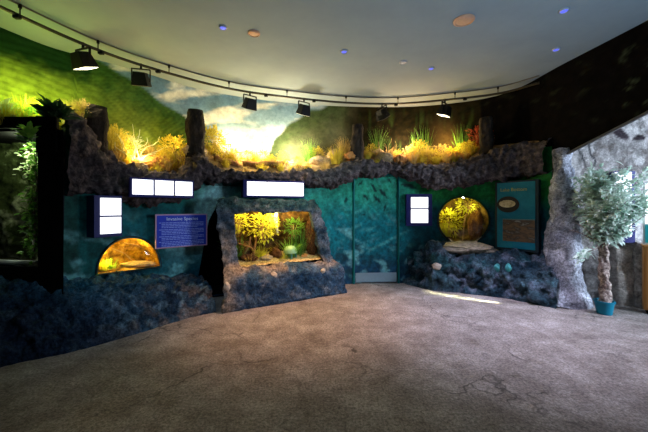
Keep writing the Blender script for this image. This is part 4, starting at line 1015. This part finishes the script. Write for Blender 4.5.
ast(1.62, .56, .64, (.1, .08, .05), M_ostone, 'small rust-coloured stone at front right on the aquarium gravel', 1); ast(.72, .54, .62, (.07, .06, .04), M_stone, 'small tan pebble at the front of the aquarium', 2); ast(1.0, .52, .61, (.06, .05, .035), M_ostone, 'small orange pebble at the front of the aquarium', 3)
for k, (a, b_) in enumerate((((.40, .6, .95), (.75, .68, .72)), ((.62, .62, 1.05), (.48, .66, .70)), ((.70, .64, 1.15), (.66, .6, .74)))):
    o = link('driftwood', me_from(*tube([tk(*a), tk((a[0]+b_[0])/2+.04, a[1], (a[2]+b_[2])/2+.03), tk(*b_)], [.012, .018, .024], 8)), M_log); tag(o, 'thin brown driftwood stick leaning in the left half of the aquarium', 'driftwood', 'driftwood sticks in the aquarium')
# green domed ornament with legs
od = thing('domed_ornament', 'pale green domed ornament on dark legs on the aquarium gravel', 'ornament', tk(1.34, .56, .62)); od['_local'] = 1
link('dome', me_from(*lathe([(.115, .10), (.122, .13), (.11, .18), (.075, .225), (.001, .245)], 24)), plain('pale_green_shell', (.45, .68, .32), .5), od, smooth=True)
for k in range(5):
    a = k*2*PI/5; link('leg', me_from(*tube([(math.cos(a)*.09, math.sin(a)*.09, .12), (math.cos(a)*.11, math.sin(a)*.11, .0)], .018, 6)), plain('green_leg', (.08, .25, .14), .5), od)
o = link('white_streak', me_from(*tube([tk(1.14, .78, 1.56), tk(1.13, .76, 1.3), tk(1.16, .74, 1.08)], [.045, .035, .015], 8)), plain('streak_white', (.85, .85, .8), .5)); o.name = 'aquarium_streak'; tag(o, 'white streak standing in the aquarium', 'air bubbles')  # white tapering tube for the streak inside the aquarium
# shells on the rock
def knob(p, s, mat, label, k, group=None): inst('shell', ST[k % 4], mat, p, s, k, label, 'shell', group)
M_shell = plain('pale_shell', (.5, .42, .34), .6); M_tsh = plain('teal_shell', (.05, .28, .28), .6)
from mathutils.bvhtree import BVHTree
def on_rock(o, px, py):     # where the rock surface lies in that direction
    off = Vector((0, 0, 0)); q = o
    while q is not None: off += q.location; q = q.parent
    bv = BVHTree.FromPolygons([v.co+off for v in o.data.vertices], [tuple(p.vertices) for p in o.data.polygons])
    h = bv.ray_cast(Vector((0, 0, CH)), Vector(((px-324)/F_, 1, (HZ-py)/F_)).normalized()); return h[0]
RS = [o for o in aq.children if o.name.startswith('rock_surround')][0]
knob(on_rock(RS, 274, 275), (.055, .05, .055), M_shell, 'round tan shell on the aquarium rock below the glass', 0)
knob(on_rock(RS, 323, 271), (.045, .04, .05), M_shell, 'small tan shell near the right corner of the aquarium rock', 1)
knob(on_rock(RS, 227, 287), (.05, .05, .07), M_shell, 'brownish shell on the left edge of the aquarium rock', 2)
knob(on_rock(tr_r, 437, 266), (.085, .06, .075), M_shell, 'pale shell on the dark boulders below the small lit sign', 3)
knob(on_rock(tr_r, 498, 268), (.07, .05, .075), M_tsh, 'left one of two round teal shells on the boulders below the fish board', 0)
knob(on_rock(tr_r, 508, 268), (.07, .05, .075), M_tsh, 'right one of two round teal shells on the boulders below the fish board', 1)
# round-window contents
plant('B', cc_-cT*.20-cN*.34+Vector((0, 0, -.36)), 1.45, M_lime, 'bright yellow leafy plant at left inside the round window'); plant('G', cc_-cT*.28-cN*.3+Vector((0, 0, -.36)), 1.0, M_lime, 'yellow water grass at left inside the round window')
plant('B', cc_+cT*.14-cN*.2+Vector((0, 0, .10)), 1.15, M_lime, 'yellow-green foliage at the top of the round window')
o = link('branch', me_from(*tube([cc_+cT*.02-cN*.12+Vector((0, 0, -.42)), cc_+cT*.05-cN*.14+Vector((0, 0, -.1)), cc_+cT*.09-cN*.16+Vector((0, 0, .1)), cc_+cT*.2-cN*.2+Vector((0, 0, .34))], [.012, .016, .014, .008], 8)), M_twig); tag(o, 'pale forked branch standing inside the round window', 'branch')
inst('stone', ST[1], M_log, cc_+cT*.30-cN*.25+Vector((0, 0, -.1)), (.16, .12, .34), .4, 'dark brown rock at right inside the round window', 'stone')
plant('G', hc-hT*.30-hN*.14+Vector((0, 0, -.18)), .55, M_lime, 'yellow-green grass at the left end of the half-round window'); plant('S', hc-hT*.22-hN*.2+Vector((0, 0, -.17)), .7, M_bright, 'small green tuft inside the half-round window at left')
inst('stone', ST[0], M_stone, hc+hT*.14-hN*.16+Vector((0, 0, -.13)), (.25, .1, .05), .3, 'flat tan rock lying inside the half-round window', 'stone')
for k, (a, b_) in enumerate((((-.2, .15), (.1, -.12)), ((-.05, .22), (.3, .02)))):
    o = link('driftwood', me_from(*tube([hc+hT*a[0]-hN*.15+Vector((0, 0, a[1])), hc+hT*(a[0]+b_[0])/2-hN*.1+Vector((0, 0, (a[1]+b_[1])/2+.05)), hc+hT*b_[0]-hN*.2+Vector((0, 0, b_[1]))], .009, 6)), M_twig); tag(o, 'thin twig crossing the half-round window', 'twig', 'twigs in the half-round window')
# flat rock under the round window, stuck stones on the boulders
o = inst('flat_rock', ST[2], noisy('pale_flat_rock', [(.12, .14, .08), (.4, .34, .26), (.62, .55, .45)], 8, .9, .8, 24), Vector((*LW.at(LW.S(464), .20)[0], .76)), (.52, .30, .12), -.25, 'pale flat rock lit from above under the round window', 'rock')
